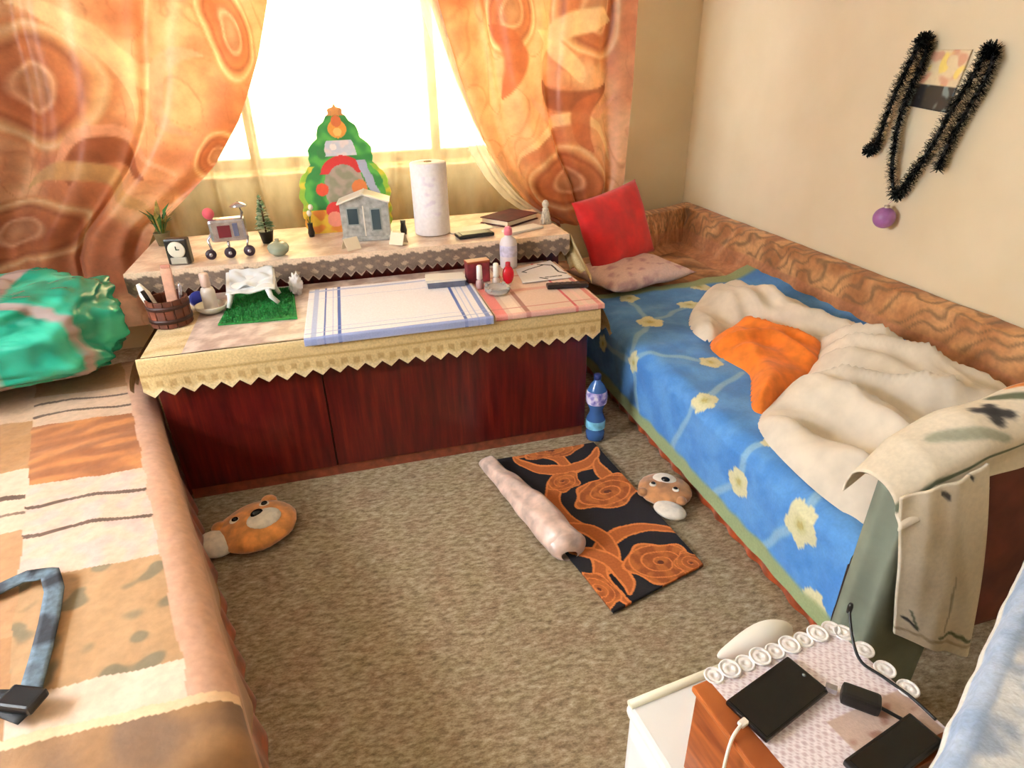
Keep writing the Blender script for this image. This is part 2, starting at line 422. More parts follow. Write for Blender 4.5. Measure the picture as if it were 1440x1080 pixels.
# ------------------------------------------------------------------ the low cabinet and its upper shelf
k = NT('red_brown_veneer')
nt = k.n('ShaderNodeTexNoise', Scale=9.0, Detail=6.0, Roughness=0.6); k.l(k.coord((5, 5, 0.35)), nt.inputs['Vector'])
k.l(k.ramp(nt.outputs['Fac'], [(0.3, (56, 8, 8)), (0.5, (80, 15, 12)), (0.64, (98, 24, 14)), (0.8, (124, 44, 22))]), k.b.inputs['Base Color'])
k.b.inputs['Roughness'].default_value = 0.28; M_VENEER = k.m
M_PLINTH = plain('plinth_wood', (126, 62, 40), 0.5, var=0.15)
cab = thing('low_cabinet', 'low red-brown veneer cabinet with plain doors under the lace tablecloth', 'cabinet', (0.11, 2.72, 0))
def rel(p, o): return tuple(a - b for a, b in zip(p, o.location))
MB().box(rel((0.11, 2.72, 0.3525), cab), (1.74, 0.66, 0.605), bev=0.003).out('body', M_VENEER, cab)
MB().box(rel((0.11, 2.70, 0.025), cab), (1.72, 0.64, 0.05)).out('plinth', M_PLINTH, cab)
for a, c in ((-0.757, -0.163), (-0.155, 0.977)):
    MB().box(rel(((a + c) / 2, 2.38, 0.345), cab), (c - a, 0.02, 0.585), bev=0.002).out('door', M_VENEER, cab)
sh = thing('shelf_unit', 'low wooden step shelf along the window behind the tabletop', 'shelf', (0.085, 3.375, 0))
MB().box(rel((0.085, 3.375, 0.39), sh), (2.0, 0.60, 0.77), bev=0.004).out('body', M_VENEER, sh)
MB().box(rel((0.085, 3.37, 0.779), sh), (2.07, 0.64, 0.018), bev=0.003).out('top_board', M_VENEER, sh)

def lace_col(u, v, teeth):
    base = (206, 184, 142)
    w = math.sin(v * 26) * 0.5 + 0.5
    return base
M_LACE = printed('cream_lace', 0.9, 0.14, 130, 0.5)
# cream lace tablecloth: flat top, front fall with zigzag hem, two falls at the ends
ZT = 0.6575
def cloth_fall(p0, p1, drop, out, teeth, cols, nu, nv=10, wave=0.012, seed=0):
    """fn, col for a hanging border from p0 to p1 (top edge) with a toothed hem."""
    d = (Vector(p1) - Vector(p0)); n = Vector((d.y, -d.x, 0)).normalized()
    def f(u, v):
        tri = abs(((u * teeth) % 1.0) * 2 - 1)
        L = drop * v - (0.028 * tri * v ** 4)
        bend = min(1, v * 6)
        q = Vector(p0) + d * u + n * (0.004 + 0.008 * bend + out * v + wave * nz(u * teeth * 0.5, v * 1.2, seed) * v)
        return (q.x, q.y, q.z + 0.002 - L)
    return f
tc_root = thing('lace_tablecloth', 'cream lace tablecloth with a zigzag hem hanging over the cabinet front', 'tablecloth', (0, 0, 0))
def lace_top_col(u, v): return mix((214, 190, 148), (186, 158, 112), smooth(0.1, 0.4, nz(u * 60, v * 25)))
sheet('top', lambda u, v: (lerp(-0.775, 1.01, u), lerp(2.355, 3.05, v), 0.6585 + 0.0008), 40, 20, M_LACE, tc_root, lace_top_col)
def fall_col(u, v):
    c = (206, 180, 128)
    if 0.42 < v < 0.5: c = (176, 146, 92)
    if v > 0.86: c = (219, 198, 152)
    if 0.5 < v < 0.86 and (int(u * 76) % 2 == 0) and 0.6 < v < 0.78: c = (182, 152, 100)
    if v < 0.06: c = (222, 200, 156)
    return c
sheet('front_fall', cloth_fall((-0.79, 2.352, ZT), (1.02, 2.352, ZT), 0.15, 0.012, 27, None, 0), 432, 16, M_LACE, tc_root, fall_col)
sheet('end_fall', cloth_fall((-0.785, 3.05, ZT), (-0.785, 2.352, ZT), 0.15, 0.05, 10, None, 0, wave=0.03), 160, 12, M_LACE, tc_root, fall_col)
sheet('end_fall', cloth_fall((1.015, 2.352, ZT), (1.015, 3.05, ZT), 0.17, 0.06, 10, None, 0, wave=0.04, seed=3), 160, 12, M_LACE, tc_root, fall_col)

# mauve oilcloth over the lace, kitchen towel, checked cloth
ZO = 0.6615
M_OIL = printed('oilcloth', 0.45, 0.1, 60, 0.1)
def oil_col(u, v):
    x, y = u * 1.6, v * 0.7
    s = nz(x, y, 0, 16); s2 = nz(x, y, 3.3, 40)
    return mix((176, 152, 142), (214, 196, 186), smooth(-0.3, 0.35, s + 0.4 * s2))
sheet('oilcloth', lambda u, v: (lerp(-0.635, 0.99, u), lerp(2.348 + 0.01 * math.sin(u * 9), 3.045, v), ZO + 0.0004 + 0.0008 * nz(u * 12, v * 5)), 110, 40, M_OIL, None, oil_col,
      label='mauve-grey mottled oilcloth lying on the lace-covered cabinet top', cat='tablecloth')
M_TOWEL = printed('towel_weave', 0.9, 0.06, 160, 0.3)
def towel_col(u, v):
    # u left to right, v from hem in front to back
    c = (236, 232, 238)
    x = u * 0.72; y = v * 0.62
    blue = (74, 98, 172); pale = (178, 188, 222)
    for a, w, q in ((0.035, 0.02, pale), (0.075, 0.007, blue), (0.105, 0.004, pale), (0.13, 0.012, blue), (0.61, 0.012, blue), (0.635, 0.004, pale), (0.66, 0.007, pale), (0.70, 0.02, (120, 138, 192))):
        if abs(x - a) < w / 2: c = mix(c, q, 0.9)
    for a, w, q in ((0.02, 0.035, (150, 164, 212)), (0.075, 0.006, (170, 180, 214)), (0.12, 0.004, pale), (0.48, 0.006, pale), (0.585, 0.02, pale)):
        if abs(y - a) < w / 2: c = mix(c, q, 0.85)
    return c
def towel_f(u, v):
    s = v * 0.62; fx = lerp(lerp(-0.20, 0.545, u), lerp(-0.185, 0.55, u), v)
    if s < 0.03: return (fx, 2.328 - 0.002, ZO + 0.008 - (0.03 - s))
    y = 2.328 + (s - 0.03)
    return (fx, y, ZO + 0.0085 + 0.0025 * nz(u * 6, v * 5, 2))
sheet('kitchen_towel', towel_f, 220, 160, M_TOWEL, None, towel_col, thick=0.004,
      label='white kitchen towel with blue stripes spread on the middle of the cabinet top', cat='towel')
def check_col(u, v):
    c = (218, 188, 170)
    x = u * 0.5; y = v * 0.66
    for a, w, q in ((0.03, 0.05, (226, 110, 108)), (0.10, 0.05, (238, 216, 196)), (0.15, 0.02, (150, 96, 84)), (0.37, 0.014, (196, 60, 70)), (0.42, 0.02, (232, 190, 178)), (0.48, 0.02, (205, 110, 104))):
        if abs(x - a) < w / 2: c = mix(c, q, 0.75)
    for a, w, q in ((0.02, 0.03, (226, 160, 150)), (0.09, 0.012, (186, 110, 104)), (0.3, 0.03, (206, 140, 130)), (0.5, 0.02, (190, 90, 90))):
        if abs(y - a) < w / 2: c = mix(c, q, 0.55)
    return c
def check_f(u, v):
    s = v * 0.68
    x = lerp(0.552, 1.035, u)
    if s < 0.02: return (x, 2.333, ZO + 0.004 - (0.02 - s))
    return (x, 2.333 + s - 0.02, ZO + 0.0045 + 0.001 * nz(u * 8, v * 8, 5))
sheet('checked_cloth', check_f, 120, 120, M_TOWEL, None, check_col, thick=0.002,
      label='pink and red checked cloth on the right end of the cabinet top', cat='cloth')

# cloth on the upper shelf with a taupe lozenge border hanging in front
ZS = 0.7895
def up_col(u, v):
    return mix((206, 176, 156), (232, 212, 196), smooth(-0.3, 0.3, nz(u * 22, v * 8) + 0.4 * nz(u * 60, v * 22)))
ut = thing('shelf_cloth', 'beige shelf cloth with a taupe lozenge-pattern border along the window step', 'cloth', (0, 0, 0))
sheet('top', lambda u, v: (lerp(-0.96, 1.13, u), lerp(3.045, 3.69, v), ZS + 0.0006 * nz(u * 30, v * 10)), 80, 24, M_OIL, ut, up_col)
def band_col(u, v):
    x = u * 2.09 / 0.085; fx = x - math.floor(x) - 0.5
    c = (122, 104, 92)
    if v < 0.13 + 0.10 * abs(math.sin(x * PI)): return (214, 188, 162)
    if abs(fx) * 0.9 + abs(v - 0.62) * 1.6 < 0.22: c = (176, 152, 128)
    if abs(abs(fx) - 0.5) < 0.12 and 0.36 < v < 0.5: c = (150, 126, 106)
    if v > 0.93: c = (160, 140, 122)
    return mix(c, (96, 82, 74), max(0, nz(u * 90, v * 9)) * 0.6)
sheet('border', cloth_fall((-0.96, 3.043, ZS), (1.13, 3.043, ZS), 0.112, 0.0, 42, None, 0, wave=0.008), 500, 18, M_LACE, ut, band_col)
# its right end runs out as a cream lace fall towards the bed
def end_f(u, v):
    x = 1.135 + 0.035 * v + 0.02 * math.sin(u * 14) * v; y = lerp(3.03, 3.6, u) - 0.22 * v * (1 - u)
    return (x, y, ZS - 0.17 * v - 0.03 * abs(((u * 9) % 1) * 2 - 1) * v ** 3)
sheet('end_fall', end_f, 90, 12, M_LACE, ut, lambda u, v: mix((226, 206, 158), (182, 146, 92), 0.5 + 0.5 * math.sin(u * 40 + v * 3)))

# ------------------------------------------------------------------ left bed
bl = thing('sofa_bed', 'low sofa bed at the left under a beige patchwork cover', 'bed', (-0.33, 0.9, 0), 0)
UD = Vector((-0.295, 0.9555, 0)); VD = Vector((-0.9555, -0.295, 0)); HB = 0.45
def bedp(a, b2, z): return UD * a + VD * b2 + Vector((0, 0, z))
rzb = math.atan2(UD.y, UD.x) - PI / 2
M_SKIRT = plain('rust_satin', (150, 62, 24), 0.3, var=0.25, vscale=25, bump=0.2, sheen=0.2)
M_BODY = plain('upholstery_brown', (112, 70, 44), 0.9, var=0.15)
c = bedp(0.99, 0.56, 0.21); MB().box(c, (1.02, 2.05, 0.40), rz=rzb, bev=0.04).out('base', M_BODY, bl)
M_COVER = printed('patchwork_cover', 0.62, 0.10, 45, 0.35, sheen=0.15)
A0, A1 = -0.06, 2.04
def prof(s, r=0.07, side=0.33):                    # across: from hem up the side, over the edge, to the top
    if s < side - r: return 0.0, HB - side + s
    q = s - (side - r); L = r * PI / 2
    if q < L: an = q / r; return r * (1 - math.cos(an)), HB - r + r * math.sin(an)
    return r + q - L, HB
SL, SW = 0.33, 1.43
def cov_col_ab(a, b2, z):
    ap = a - 0.30 * (b2 - 0.08); j = 0.010 * nz(a, b2, 1, 14)
    ap += j; bb = b2 + 0.008 * nz(a, b2, 7, 11)
    pink = (202, 156, 130); light = (206, 176, 152); gold = (166, 118, 72); brown = (148, 86, 44); dark = (92, 66, 50); tan = (180, 136, 98)
    n1 = nz(a, b2, 2, 20)
    if ap < 0.13:                                   # near border
        c = mix((150, 108, 66), (120, 88, 60), smooth(-0.2, 0.4, nz(a, b2, 4, 9)))
        if ap > 0.105: c = (226, 190, 150)
        return c
    if bb < 0.075: return mix(pink, tan, smooth(0.02, -0.05, b2 - 0.0) * 0.6 + 0.25 * n1)
    def row(ap, alt):
        if alt:
            if ap < 0.42: return gold
            if ap < 0.86: return mix(tan, gold, 0.4)
            if ap < 1.22:
                if abs(ap - 1.05) < 0.012: return dark
                if abs(ap - 0.95) < 0.008: return mix(dark, light, 0.3)
                return light
            if ap < 1.6: return gold
            return mix(light, tan, 0.4)
        if ap < 0.235: return mix(light, (236, 208, 186), 0.5)
        if ap < 0.63:
            c = (174, 134, 92)
            fl = nz(a, b2, 9, 17)
            return mix(c, (122, 106, 78), smooth(0.15, 0.4, fl))
        if ap < 1.11:
            for q in (0.985, 0.83):
                dd = abs(ap - q + 0.012 * math.sin(b2 * 20))
                if dd < 0.009: return dark
            return mix(light, (206, 172, 160), smooth(-0.2, 0.3, n1))
        if ap < 1.54: return mix(brown, (188, 120, 64), smooth(-0.3, 0.4, nz(a * 2.2, b2 * 0.8, 3, 9)))
        if ap < 1.80:
            for q in (1.62, 1.73):
                if abs(ap - q + 0.01 * math.sin(b2 * 17)) < 0.009: return dark
            return mix(light, tan, 0.25)
        return mix(gold, tan, 0.5)
    return row(ap, bb > 0.39)
def cov_f(u, v):
    s = u * SW; b2, z = prof(s)
    t = v * (A1 - A0 + 0.33); pb, pz = prof(t)
    a = A0 + pb
    zz = max(0.15, z + pz - HB)
    w = 0.006 * nz(a, b2, z, 5) + 0.004 * nz(a, b2, z, 13)
    side = smooth(0.08, 0.0, b2)
    p = bedp(a, b2 - side * (0.014 + 0.02 * nz(a * 7, 0.3, z * 3) * (1 - (z - 0.12) / 0.33) + 0.01 * math.sin(a * 3.1) * (HB - z)), zz + w)
    return p
def cov_col(u, v):
    b2, z = prof(u * SW); pb, pz = prof(v * (A1 - A0 + 0.33)); a = A0 + pb
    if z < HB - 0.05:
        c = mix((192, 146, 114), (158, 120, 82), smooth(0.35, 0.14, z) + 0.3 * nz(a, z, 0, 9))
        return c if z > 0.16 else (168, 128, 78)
    if pz < HB - 0.06: return mix((178, 132, 78), (140, 98, 60), smooth(-0.3, 0.3, nz(b2, pz, 0, 12)))
    return cov_col_ab(a, b2, z)
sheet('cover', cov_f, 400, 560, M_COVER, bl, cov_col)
def frill(p0, p1, z0, z1, amp, waves, nrm, seed=0, flare=0.0):
    def f(u, v):
        q = Vector(p0).lerp(Vector(p1), u); s = math.sin(u * waves * 2 * PI + 1.5 * nz(u * waves * 0.6, seed)) * amp * (0.4 + 0.6 * v)
        q = q + Vector(nrm) * (s + flare * v); return (q.x, q.y, lerp(z1, z0, v))
    return f
sheet('frill', frill(bedp(-0.045, 0.0, 0), bedp(2.0, 0.0, 0), 0.004, 0.22, 0.008, 14, -VD, 0, 0.030), 300, 6, M_SKIRT, bl)
sheet('frill', frill(bedp(-0.05, 0.0, 0), bedp(-0.05, 1.05, 0), 0.004, 0.22, 0.011, 18, -UD), 160, 6, M_SKIRT, bl)

# dark strap lying on the sofa bed
def strip(name, path, w, m, parent=None, col=None, thick=0.004, **kw):
    P = [Vector(p) for p in path]; N = len(P) - 1
    def f(u, v):
        x = u * N; i = min(int(x), N - 1); q = P[i].lerp(P[i + 1], x - i)
        d = (P[min(i + 1, N)] - P[i]); d.z = 0
        if i > 0 and x - i < 0.5: d = d + (P[i] - P[i - 1]) * (0.5 - (x - i))
        if i < N - 1 and x - i > 0.5: d = d + (P[i + 2] - P[i + 1]) * (x - i - 0.5)
        n = Vector((-d.y, d.x, 0)).normalized()
        r = q + n * w * (v - 0.5); return (r.x, r.y, r.z)
    return sheet(name, f, N * 6, 4, m, parent, col, thick=thick, **kw)
M_STRAP = printed('strap_weave', 0.7, 0.3, 70, 0.3)
st = thing('strap', 'dark grey-blue woven strap curled on the patchwork cover', 'strap', (-0.80, 1.25, 0.458))
def R3(pts): return [rel(p, st) for p in pts]
sheet_s = strip('webbing', R3([(-1.06, 1.36, 0.462), (-0.97, 1.415, 0.466), (-0.89, 1.462, 0.470), (-0.83, 1.452, 0.474), (-0.802, 1.39, 0.470), (-0.782, 1.29, 0.466), (-0.765, 1.19, 0.466), (-0.750, 1.09, 0.468)]),
      0.042, M_STRAP, st, lambda u, v: mix((92, 108, 120), (34, 38, 46), smooth(0.0, 0.3, nz(u * 9, v * 0.4, 4)) if not 0.74 < u < 0.82 else 1.0))
strip('tail', R3([(-0.93, 1.09, 0.462), (-0.87, 1.10, 0.466), (-0.80, 1.075, 0.474), (-0.73, 1.03, 0.470)]), 0.05, M_STRAP, st, lambda u, v: mix((44, 60, 84), (20, 22, 28), smooth(0.2, 0.6, u)))
MB().box(rel((-0.747, 1.055, 0.484), st), (0.075, 0.05, 0.022), rz=-0.4, bev=0.006).out('buckle', plain('strap_buckle', (18, 19, 24), 0.35), st)

# green plastic bag at the far end of the sofa bed
def bag_shape(q):
    p = Vector((math.copysign(abs(q.x) ** 0.72, q.x), math.copysign(abs(q.y) ** 0.8, q.y), math.copysign(abs(q.z) ** 0.62, q.z)))
    cr = noise.noise(q * 2.1 + Vector((3, 1, 0))) * 0.16 + abs(noise.noise(q * 4.2)) * 0.13 + abs(noise.noise(q * 8 + Vector((5, 2, 1)))) * 0.035
    return p * (0.92 + cr)
b = bmesh.new(); bmesh.ops.create_uvsphere(b, u_segments=110, v_segments=70, radius=1.0)
cs = []
for q in b.verts:
    o = q.co.copy(); p = bag_shape(o)
    p = Vector((p.x * 0.50, p.y * 0.36, max(p.z, -0.98) * 0.185)); p.z *= 0.80 + 0.34 * (p.y + 0.36) / 0.72 + 0.1
    q.co = p
    band = min(abs(o.x - 0.12 - 0.12 * o.y), abs(o.y + 0.55 + 0.5 * (o.x - 0.3)) if o.x > 0.1 else 9)
    base = mix((16, 140, 114), (62, 192, 160), smooth(-0.3, 0.4, nz(o.x, o.y, o.z, 2.5)))
    cs.append(mix((160, 142, 138), base, smooth(0.055, 0.085, band + 0.02 * nz(o.x, o.y, o.z, 6))))
zmin = min(q.co.z for q in b.verts)
for f in b.faces: f.smooth = True
me = bpy.data.meshes.new('plastic_bag'); b.to_mesh(me); b.free(); setcol(me, cs)
k = NT('plastic_film'); atn = k.n('ShaderNodeAttribute', attribute_name='col'); k.l(atn.outputs['Color'], k.b.inputs['Base Color'])
k.b.inputs['Roughness'].default_value = 0.25
nt = k.n('ShaderNodeTexVoronoi', Scale=11.0, feature='SMOOTH_F1'); k.l(k.coord(), nt.inputs['Vector']); k.bump(nt.outputs['Distance'], 0.55, 0.03)
bag = link('plastic_bag', me, k.m, label='stuffed green plastic bag with faded pink bands on the sofa bed', cat='bag')
bag.location = (-1.425, 2.745, 0.462 - zmin); bag.rotation_euler = (0, 0, 0.22)

# ------------------------------------------------------------------ right bed
br = thing('bed', 'wide bed along the right wall with a brown patterned bolster rail', 'bed', (1.24, 1.05, 0))
XB, HT = 1.25, 0.40
MB().box(rel((1.82, 2.48, 0.19), br), (1.10, 2.82, 0.36), bev=0.03).out('base', M_BODY, br)
sheet('frill', frill(rel((1.243, 1.06, 0), br), rel((1.243, 3.62, 0), br), 0.004, 0.20, 0.006, 23, (-1, 0, 0)), 420, 6, M_SKIRT, br)
M_SPREAD = printed('brown_spread', 0.7, 0.16, 40, 0.4, sheen=0.1)
def spread_col_xy(x, y):
    n1 = nz(x * 1.3, y, 0.0, 7); n2 = nz(x, y, 3.0, 16); d = abs(math.sin((x * 0.9 + y) * 13 + 3 * nz(x, y, 1, 4)))
    c = mix((158, 106, 66), (198, 148, 98), smooth(-0.35, 0.4, n1 + 0.4 * n2))
    return mix(c, (98, 70, 46), smooth(0.84, 1.0, d) * 0.5)
def spread_f(u, v):
    x, y = lerp(1.26, 2.40, u), lerp(1.04, 3.92, v)
    return rel((x, y, 0.385 + 0.010 * nz(x, y, 0, 6)), br)
sheet('bedspread', spread_f, 60, 130, M_SPREAD, br, lambda u, v: spread_col_xy(lerp(1.26, 2.4, u), lerp(1.04, 3.92, v)))
def rail_f_gen(path, ztop):
    """Padded rail cover: cross-section from the bed up the front, over the top and down behind, with hanging folds."""
    def f(u, v):
        n = len(path) - 1; t = u * n; i = min(int(t), n - 1); q = Vector(path[i]).lerp(Vector(path[i + 1]), t - i)
        d = (Vector(path[i + 1]) - Vector(path[i])).normalized(); nrm = Vector((-d.y, d.x, 0))     # into the room
        L = u * sum((Vector(path[j + 1]) - Vector(path[j])).length for j in range(n))
        z1 = ztop(L)
        if v < 0.2: out, z = lerp(0.19, 0.10, v / 0.2), lerp(0.388, 0.42, v / 0.2)
        elif v < 0.8: out, z = lerp(0.10, 0.075, (v - 0.2) / 0.6), lerp(0.42, z1 - 0.015, (v - 0.2) / 0.6)
        else:
            a = (v - 0.8) / 0.2 * PI / 2; out, z = 0.075 * math.cos(a), z1 - 0.015 + 0.015 * math.sin(a)
        fold = (0.022 * nz(L * 5 + z * 5, z * 1.2, 2.0) + 0.012 * nz(L * 14 + z * 9, z, 4.0)) * (1 - smooth(0.55, 0.75, z)) * smooth(0.0, 0.2, v)
        q = q + nrm * (out + fold); return rel((q.x, q.y, z), br)
    return f
def rail_col(u, v):
    x, y = v * 0.32, u * 3.1
    n1 = nz(x, y, 0.0, 9); d = abs(math.sin((x * 1.6 + y) * 26 + 4.5 * nz(x, y, 1, 9)))
    c = mix((160, 104, 60), (202, 150, 100), smooth(-0.35, 0.4, n1))
    c = mix(c, (112, 84, 54), smooth(0.80, 1.0, d) * (0.7 if v > 0.45 else 0.3))
    if v < 0.45: c = mix(c, (178, 116, 84), 0.5)
    return c
sheet('bolster_rail', rail_f_gen([(2.43, 0.9, 0), (2.43, 4.12, 0)], lambda L: 0.658), 320, 40, M_SPREAD, br, rail_col)
sheet('head_rail', rail_f_gen([(2.43, 4.12, 0), (2.1, 3.99, 0), (1.80, 3.90, 0)], lambda L: 0.657), 90, 40, M_SPREAD, br, rail_col)

# blue quilt with cream flowers
FLW = [(1.86, 0.295, 0.060), (1.53, 0.135, 0.062), (1.21, 0.20, 0.080), (2.394, 0.21, 0.055), (2.648, 0.45, 0.075), (2.147, 0.49, 0.058), (2.813, 0.75, 0.07),
       (3.00, 0.50, 0.06), (1.512, 0.37, 0.06), (1.09, -0.01, 0.06), (2.75, 0.16, 0.05), (1.6, 0.85, 0.07), (2.2, 1.0, 0.07), (3.03, 0.95, 0.06), (1.12, 0.62, 0.07)]
VINE = [((1.86, 0.295), (2.02, 0.55)), ((1.86, 0.295), (1.98, 0.0)), ((1.53, 0.135), (1.512, 0.37)), ((1.512, 0.37), (1.70, 0.50)), ((1.53, 0.135), (1.66, -0.02)), ((1.21, 0.20), (1.27, 0.45)), ((1.21, 0.20), (1.35, 0.0)),
        ((2.394, 0.21), (2.147, 0.49)), ((2.394, 0.21), (2.648, 0.45)), ((2.147, 0.49), (2.2, 0.8)), ((2.648, 0.45), (2.813, 0.75)), ((2.648, 0.45), (3.0, 0.50)), ((2.394, 0.21), (2.3, 0.0)), ((2.75, 0.16), (2.394, 0.21))]
SQ = 0.345
def prof2(s, side=SQ, r=0.06, top=0.408):
    if s < side - r: return 0.0, top - side + s
    q = s - (side - r); L = r * PI / 2
    if q < L: an = q / r; return r * (1 - math.cos(an)), top - r + r * math.sin(an)
    return r + q - L, top
QW, QY0, QY1 = 1.44, 1.02, 3.10
def quilt_col(u, v):
    s = u * QW - 0.06; y = lerp(QY0, QY1, v)
    c = mix((70, 132, 204), (92, 152, 216), smooth(-0.5, 0.5, nz(s, y, 0, 8) + 0.4 * nz(s, y, 1, 30)))
    ws, wy = s + 0.02 * nz(s, y, 5, 9), y + 0.02 * nz(s, y, 8, 9)
    for (y0, s0), (y1, s1) in VINE:
        d = seg_d(ws, wy, s0, y0, s1, y1)[0]
        c = mix(c, (152, 190, 212), 0.75 * smooth(0.021, 0.009, d))
    for fy, fs, fr in FLW:
        dx, dy = s - fs, y - fy; d = math.hypot(dx, dy); an = math.atan2(dy, dx)
        R = fr * (0.84 + 0.08 * math.cos(5 * an + fy * 7) + 0.14 * nz(dx, dy, fy, 40))
        if d < R: c = mix((196, 194, 140), (216, 212, 172), smooth(0.2, 0.6, d / R))
        if d < R * 0.22: c = (184, 170, 104)
    e = min(s + 0.06, QY1 - y)
    if e < 0.075: c = mix((150, 164, 118), c, smooth(0.05, 0.075, e + 0.012 * nz(s, y, 3, 10)))
    return c
def quilt_f(u, v):
    s = u * QW; b2, z = prof2(s); y = lerp(QY0, QY1, v)
    x = XB - 0.022 + b2 * (1.10 / 1.06)
    puff = 0.006 * nz(s, y, 0, 13) + 0.008 * nz(s, y, 2, 5)
    if z < 0.37: x += -0.014 * (0.4 - z) + puff - 0.006
    else: z += puff + 0.004
    if x > 2.2: z += (x - 2.2) * 0.35
    if y > 2.95: y += 0.10 * (b2) * smooth(2.95, 3.1, y)
    if v == 0: z -= 0.0
    return (x, y, z)
sheet('quilt', quilt_f, 190, 280, printed('quilt_cotton', 0.85, 0.07, 110, 0.35, sheen=0.1), None, quilt_col,
      label='blue quilt with cream flowers spread over the right bed', cat='quilt')
qn = bpy.data.objects['quilt']
# cushion of the far end: flat floral pillow, red pillow leaning on it
def pillow(name, size, th, m, loc, rot, label, parent=None, colfn=None, pinch=0.12):
    w, h = size; n = 26
    vs, fs, cs = [], [], []
    for side in (1, -1):
        base = len(vs)
        for j in range(n + 1):
            for i in range(n + 1):
                u, v = i / n * 2 - 1, j / n * 2 - 1
                e = max(0, 1 - u ** 4) * max(0, 1 - v ** 4)
                x = u * w / 2 * (1 - pinch * (1 - v * v) * abs(u) * 0.5); y = v * h / 2 * (1 - pinch * (1 - u * u) * abs(v) * 0.5)
                z = side * th / 2 * (e ** 0.6) * (1 + 0.25 * nz(u * 2.2, v * 2.2, loc[0] + side))
                vs.append((x, y, z)); cs.append(colfn(u, v) if colfn else (255, 255, 255))
        for j in range(n):
            for i in range(n):
                a = base + j * (n + 1) + i; q = (a, a + 1, a + n + 2, a + n + 1)
                fs.append(q if side > 0 else q[::-1])
    me = bpy.data.meshes.new(name); me.from_pydata(vs, [], fs); me.update()
    bm = bmesh.new(); bm.from_mesh(me); bmesh.ops.remove_doubles(bm, verts=bm.verts, dist=0.0004); bm.to_mesh(me); bm.free()
    me.polygons.foreach_set('use_smooth', [True] * len(me.polygons))
    if colfn:
        setcol(me, [colfn(v.co.x / w * 2, v.co.y / h * 2) for v in me.vertices])
    o = link(name, me, m, parent, label=label, cat='pillow')
    o.matrix_world = Matrix.Translation(loc) @ rot
    return o
def pinkpat(u, v): return mix((222, 194, 190), (190, 150, 160), smooth(0.1, 0.4, nz(u * 5, v * 5, 4)))
pillow('bed_pillow', (0.62, 0.46), 0.11, printed('pillow_print', 0.85, 0.08, 90, 0.2), (1.60, 3.27, 0.475), Matrix.Rotation(0.28, 4, 'Z'),
       'flat pinkish floral bed pillow lying under the red pillow', None, pinkpat)
rp = Vector((1.66, 3.42, 0.455)); xa = Vector((0.85, 0.47, 0.09)).normalized(); ya = Vector((-0.22, 0.28, 0.93)); ya = (ya - xa * ya.dot(xa)).normalized(); za = xa.cross(ya)
pillow('red_pillow', (0.60, 0.46), 0.13, plain('red_velour', (206, 22, 26), 0.75, var=0.08, vscale=12, bump=0.2, sheen=0.2),
       (1.585, 3.47, 0.685), Matrix((xa, ya, za)).transposed().to_4x4(), 'bright red square pillow leaning at the head of the right bed')

# white duvet heap and orange pillowcase
WH = [(1.60, 2.60), (1.80, 2.84), (1.99, 2.95), (2.14, 2.93), (2.21, 2.66), (2.24, 2.40), (2.24, 2.0), (2.26, 1.74), (2.30, 1.50), (2.22, 1.12), (1.85, 1.04), (1.50, 1.02), (1.33, 1.02), (1.285, 1.12), (1.275, 1.30),
      (1.31, 1.60), (1.42, 1.72), (1.70, 1.86), (1.86, 1.99), (1.97, 2.12), (1.95, 2.28), (1.90, 2.44), (1.80, 2.46), (1.68, 2.38), (1.57, 2.30), (1.545, 2.42)]
def wh_h(x, y, d):
    env = (1 - math.exp(-d / 0.035)) * 0.045 + (1 - math.exp(-d / 0.12)) * 0.055
    xx = x + 0.10 * math.sin(y * 3.4) + 0.25 * y; r1 = 1 - abs(nz(xx * 5.2, y * 1.9, 0.7)) * 2.6
    r2 = 1 - abs(nz(xx * 9.5 + 3, y * 4.0 - x * 1.5, 2.9)) * 2.2
    return 0.411 + env * (0.72 + 0.85 * max(r1, -0.5) + 0.35 * max(r2, -0.5)) + 0.002 + (0.055 * math.exp(-((x - 1.95) / 0.25) ** 2 - ((y - 1.75) / 0.35) ** 2)) * min(1, d / 0.15)
M_WHITE = plain('white_fleece', (218, 207, 190), 0.95, var=0.04, vscale=14, bump=0.25, sheen=0.3)
duv = heap('duvet', WH, 0.016, wh_h, M_WHITE, label='rumpled cream-white fleece blanket heaped on the blue quilt', cat='blanket')
OR = [(1.52, 2.22), (1.56, 2.33), (1.70, 2.42), (1.84, 2.48), (1.95, 2.46), (1.98, 2.25), (2.02, 2.12), (1.92, 1.98), (1.74, 1.86), (1.50, 1.74), (1.40, 1.68), (1.385, 1.74), (1.48, 1.88), (1.56, 1.99), (1.545, 2.10)]
def or_h(x, y, d):
    return 0.412 + (1 - math.exp(-d / 0.03)) * (0.045 + 0.05 * (1 - abs(nz(x, y, 1.2, 7)) * 2)) + 0.05 * math.exp(-((x - 1.68) / 0.09) ** 2 - ((y - 2.29) / 0.07) ** 2) * min(1, d / 0.05)
heap('orange_pillowcase', OR, 0.013, or_h, plain('orange_cotton', (226, 118, 26), 0.8, var=0.08, vscale=20, bump=0.25, sheen=0.1),
     label='crumpled bright orange cloth showing in the white blanket', cat='cloth')

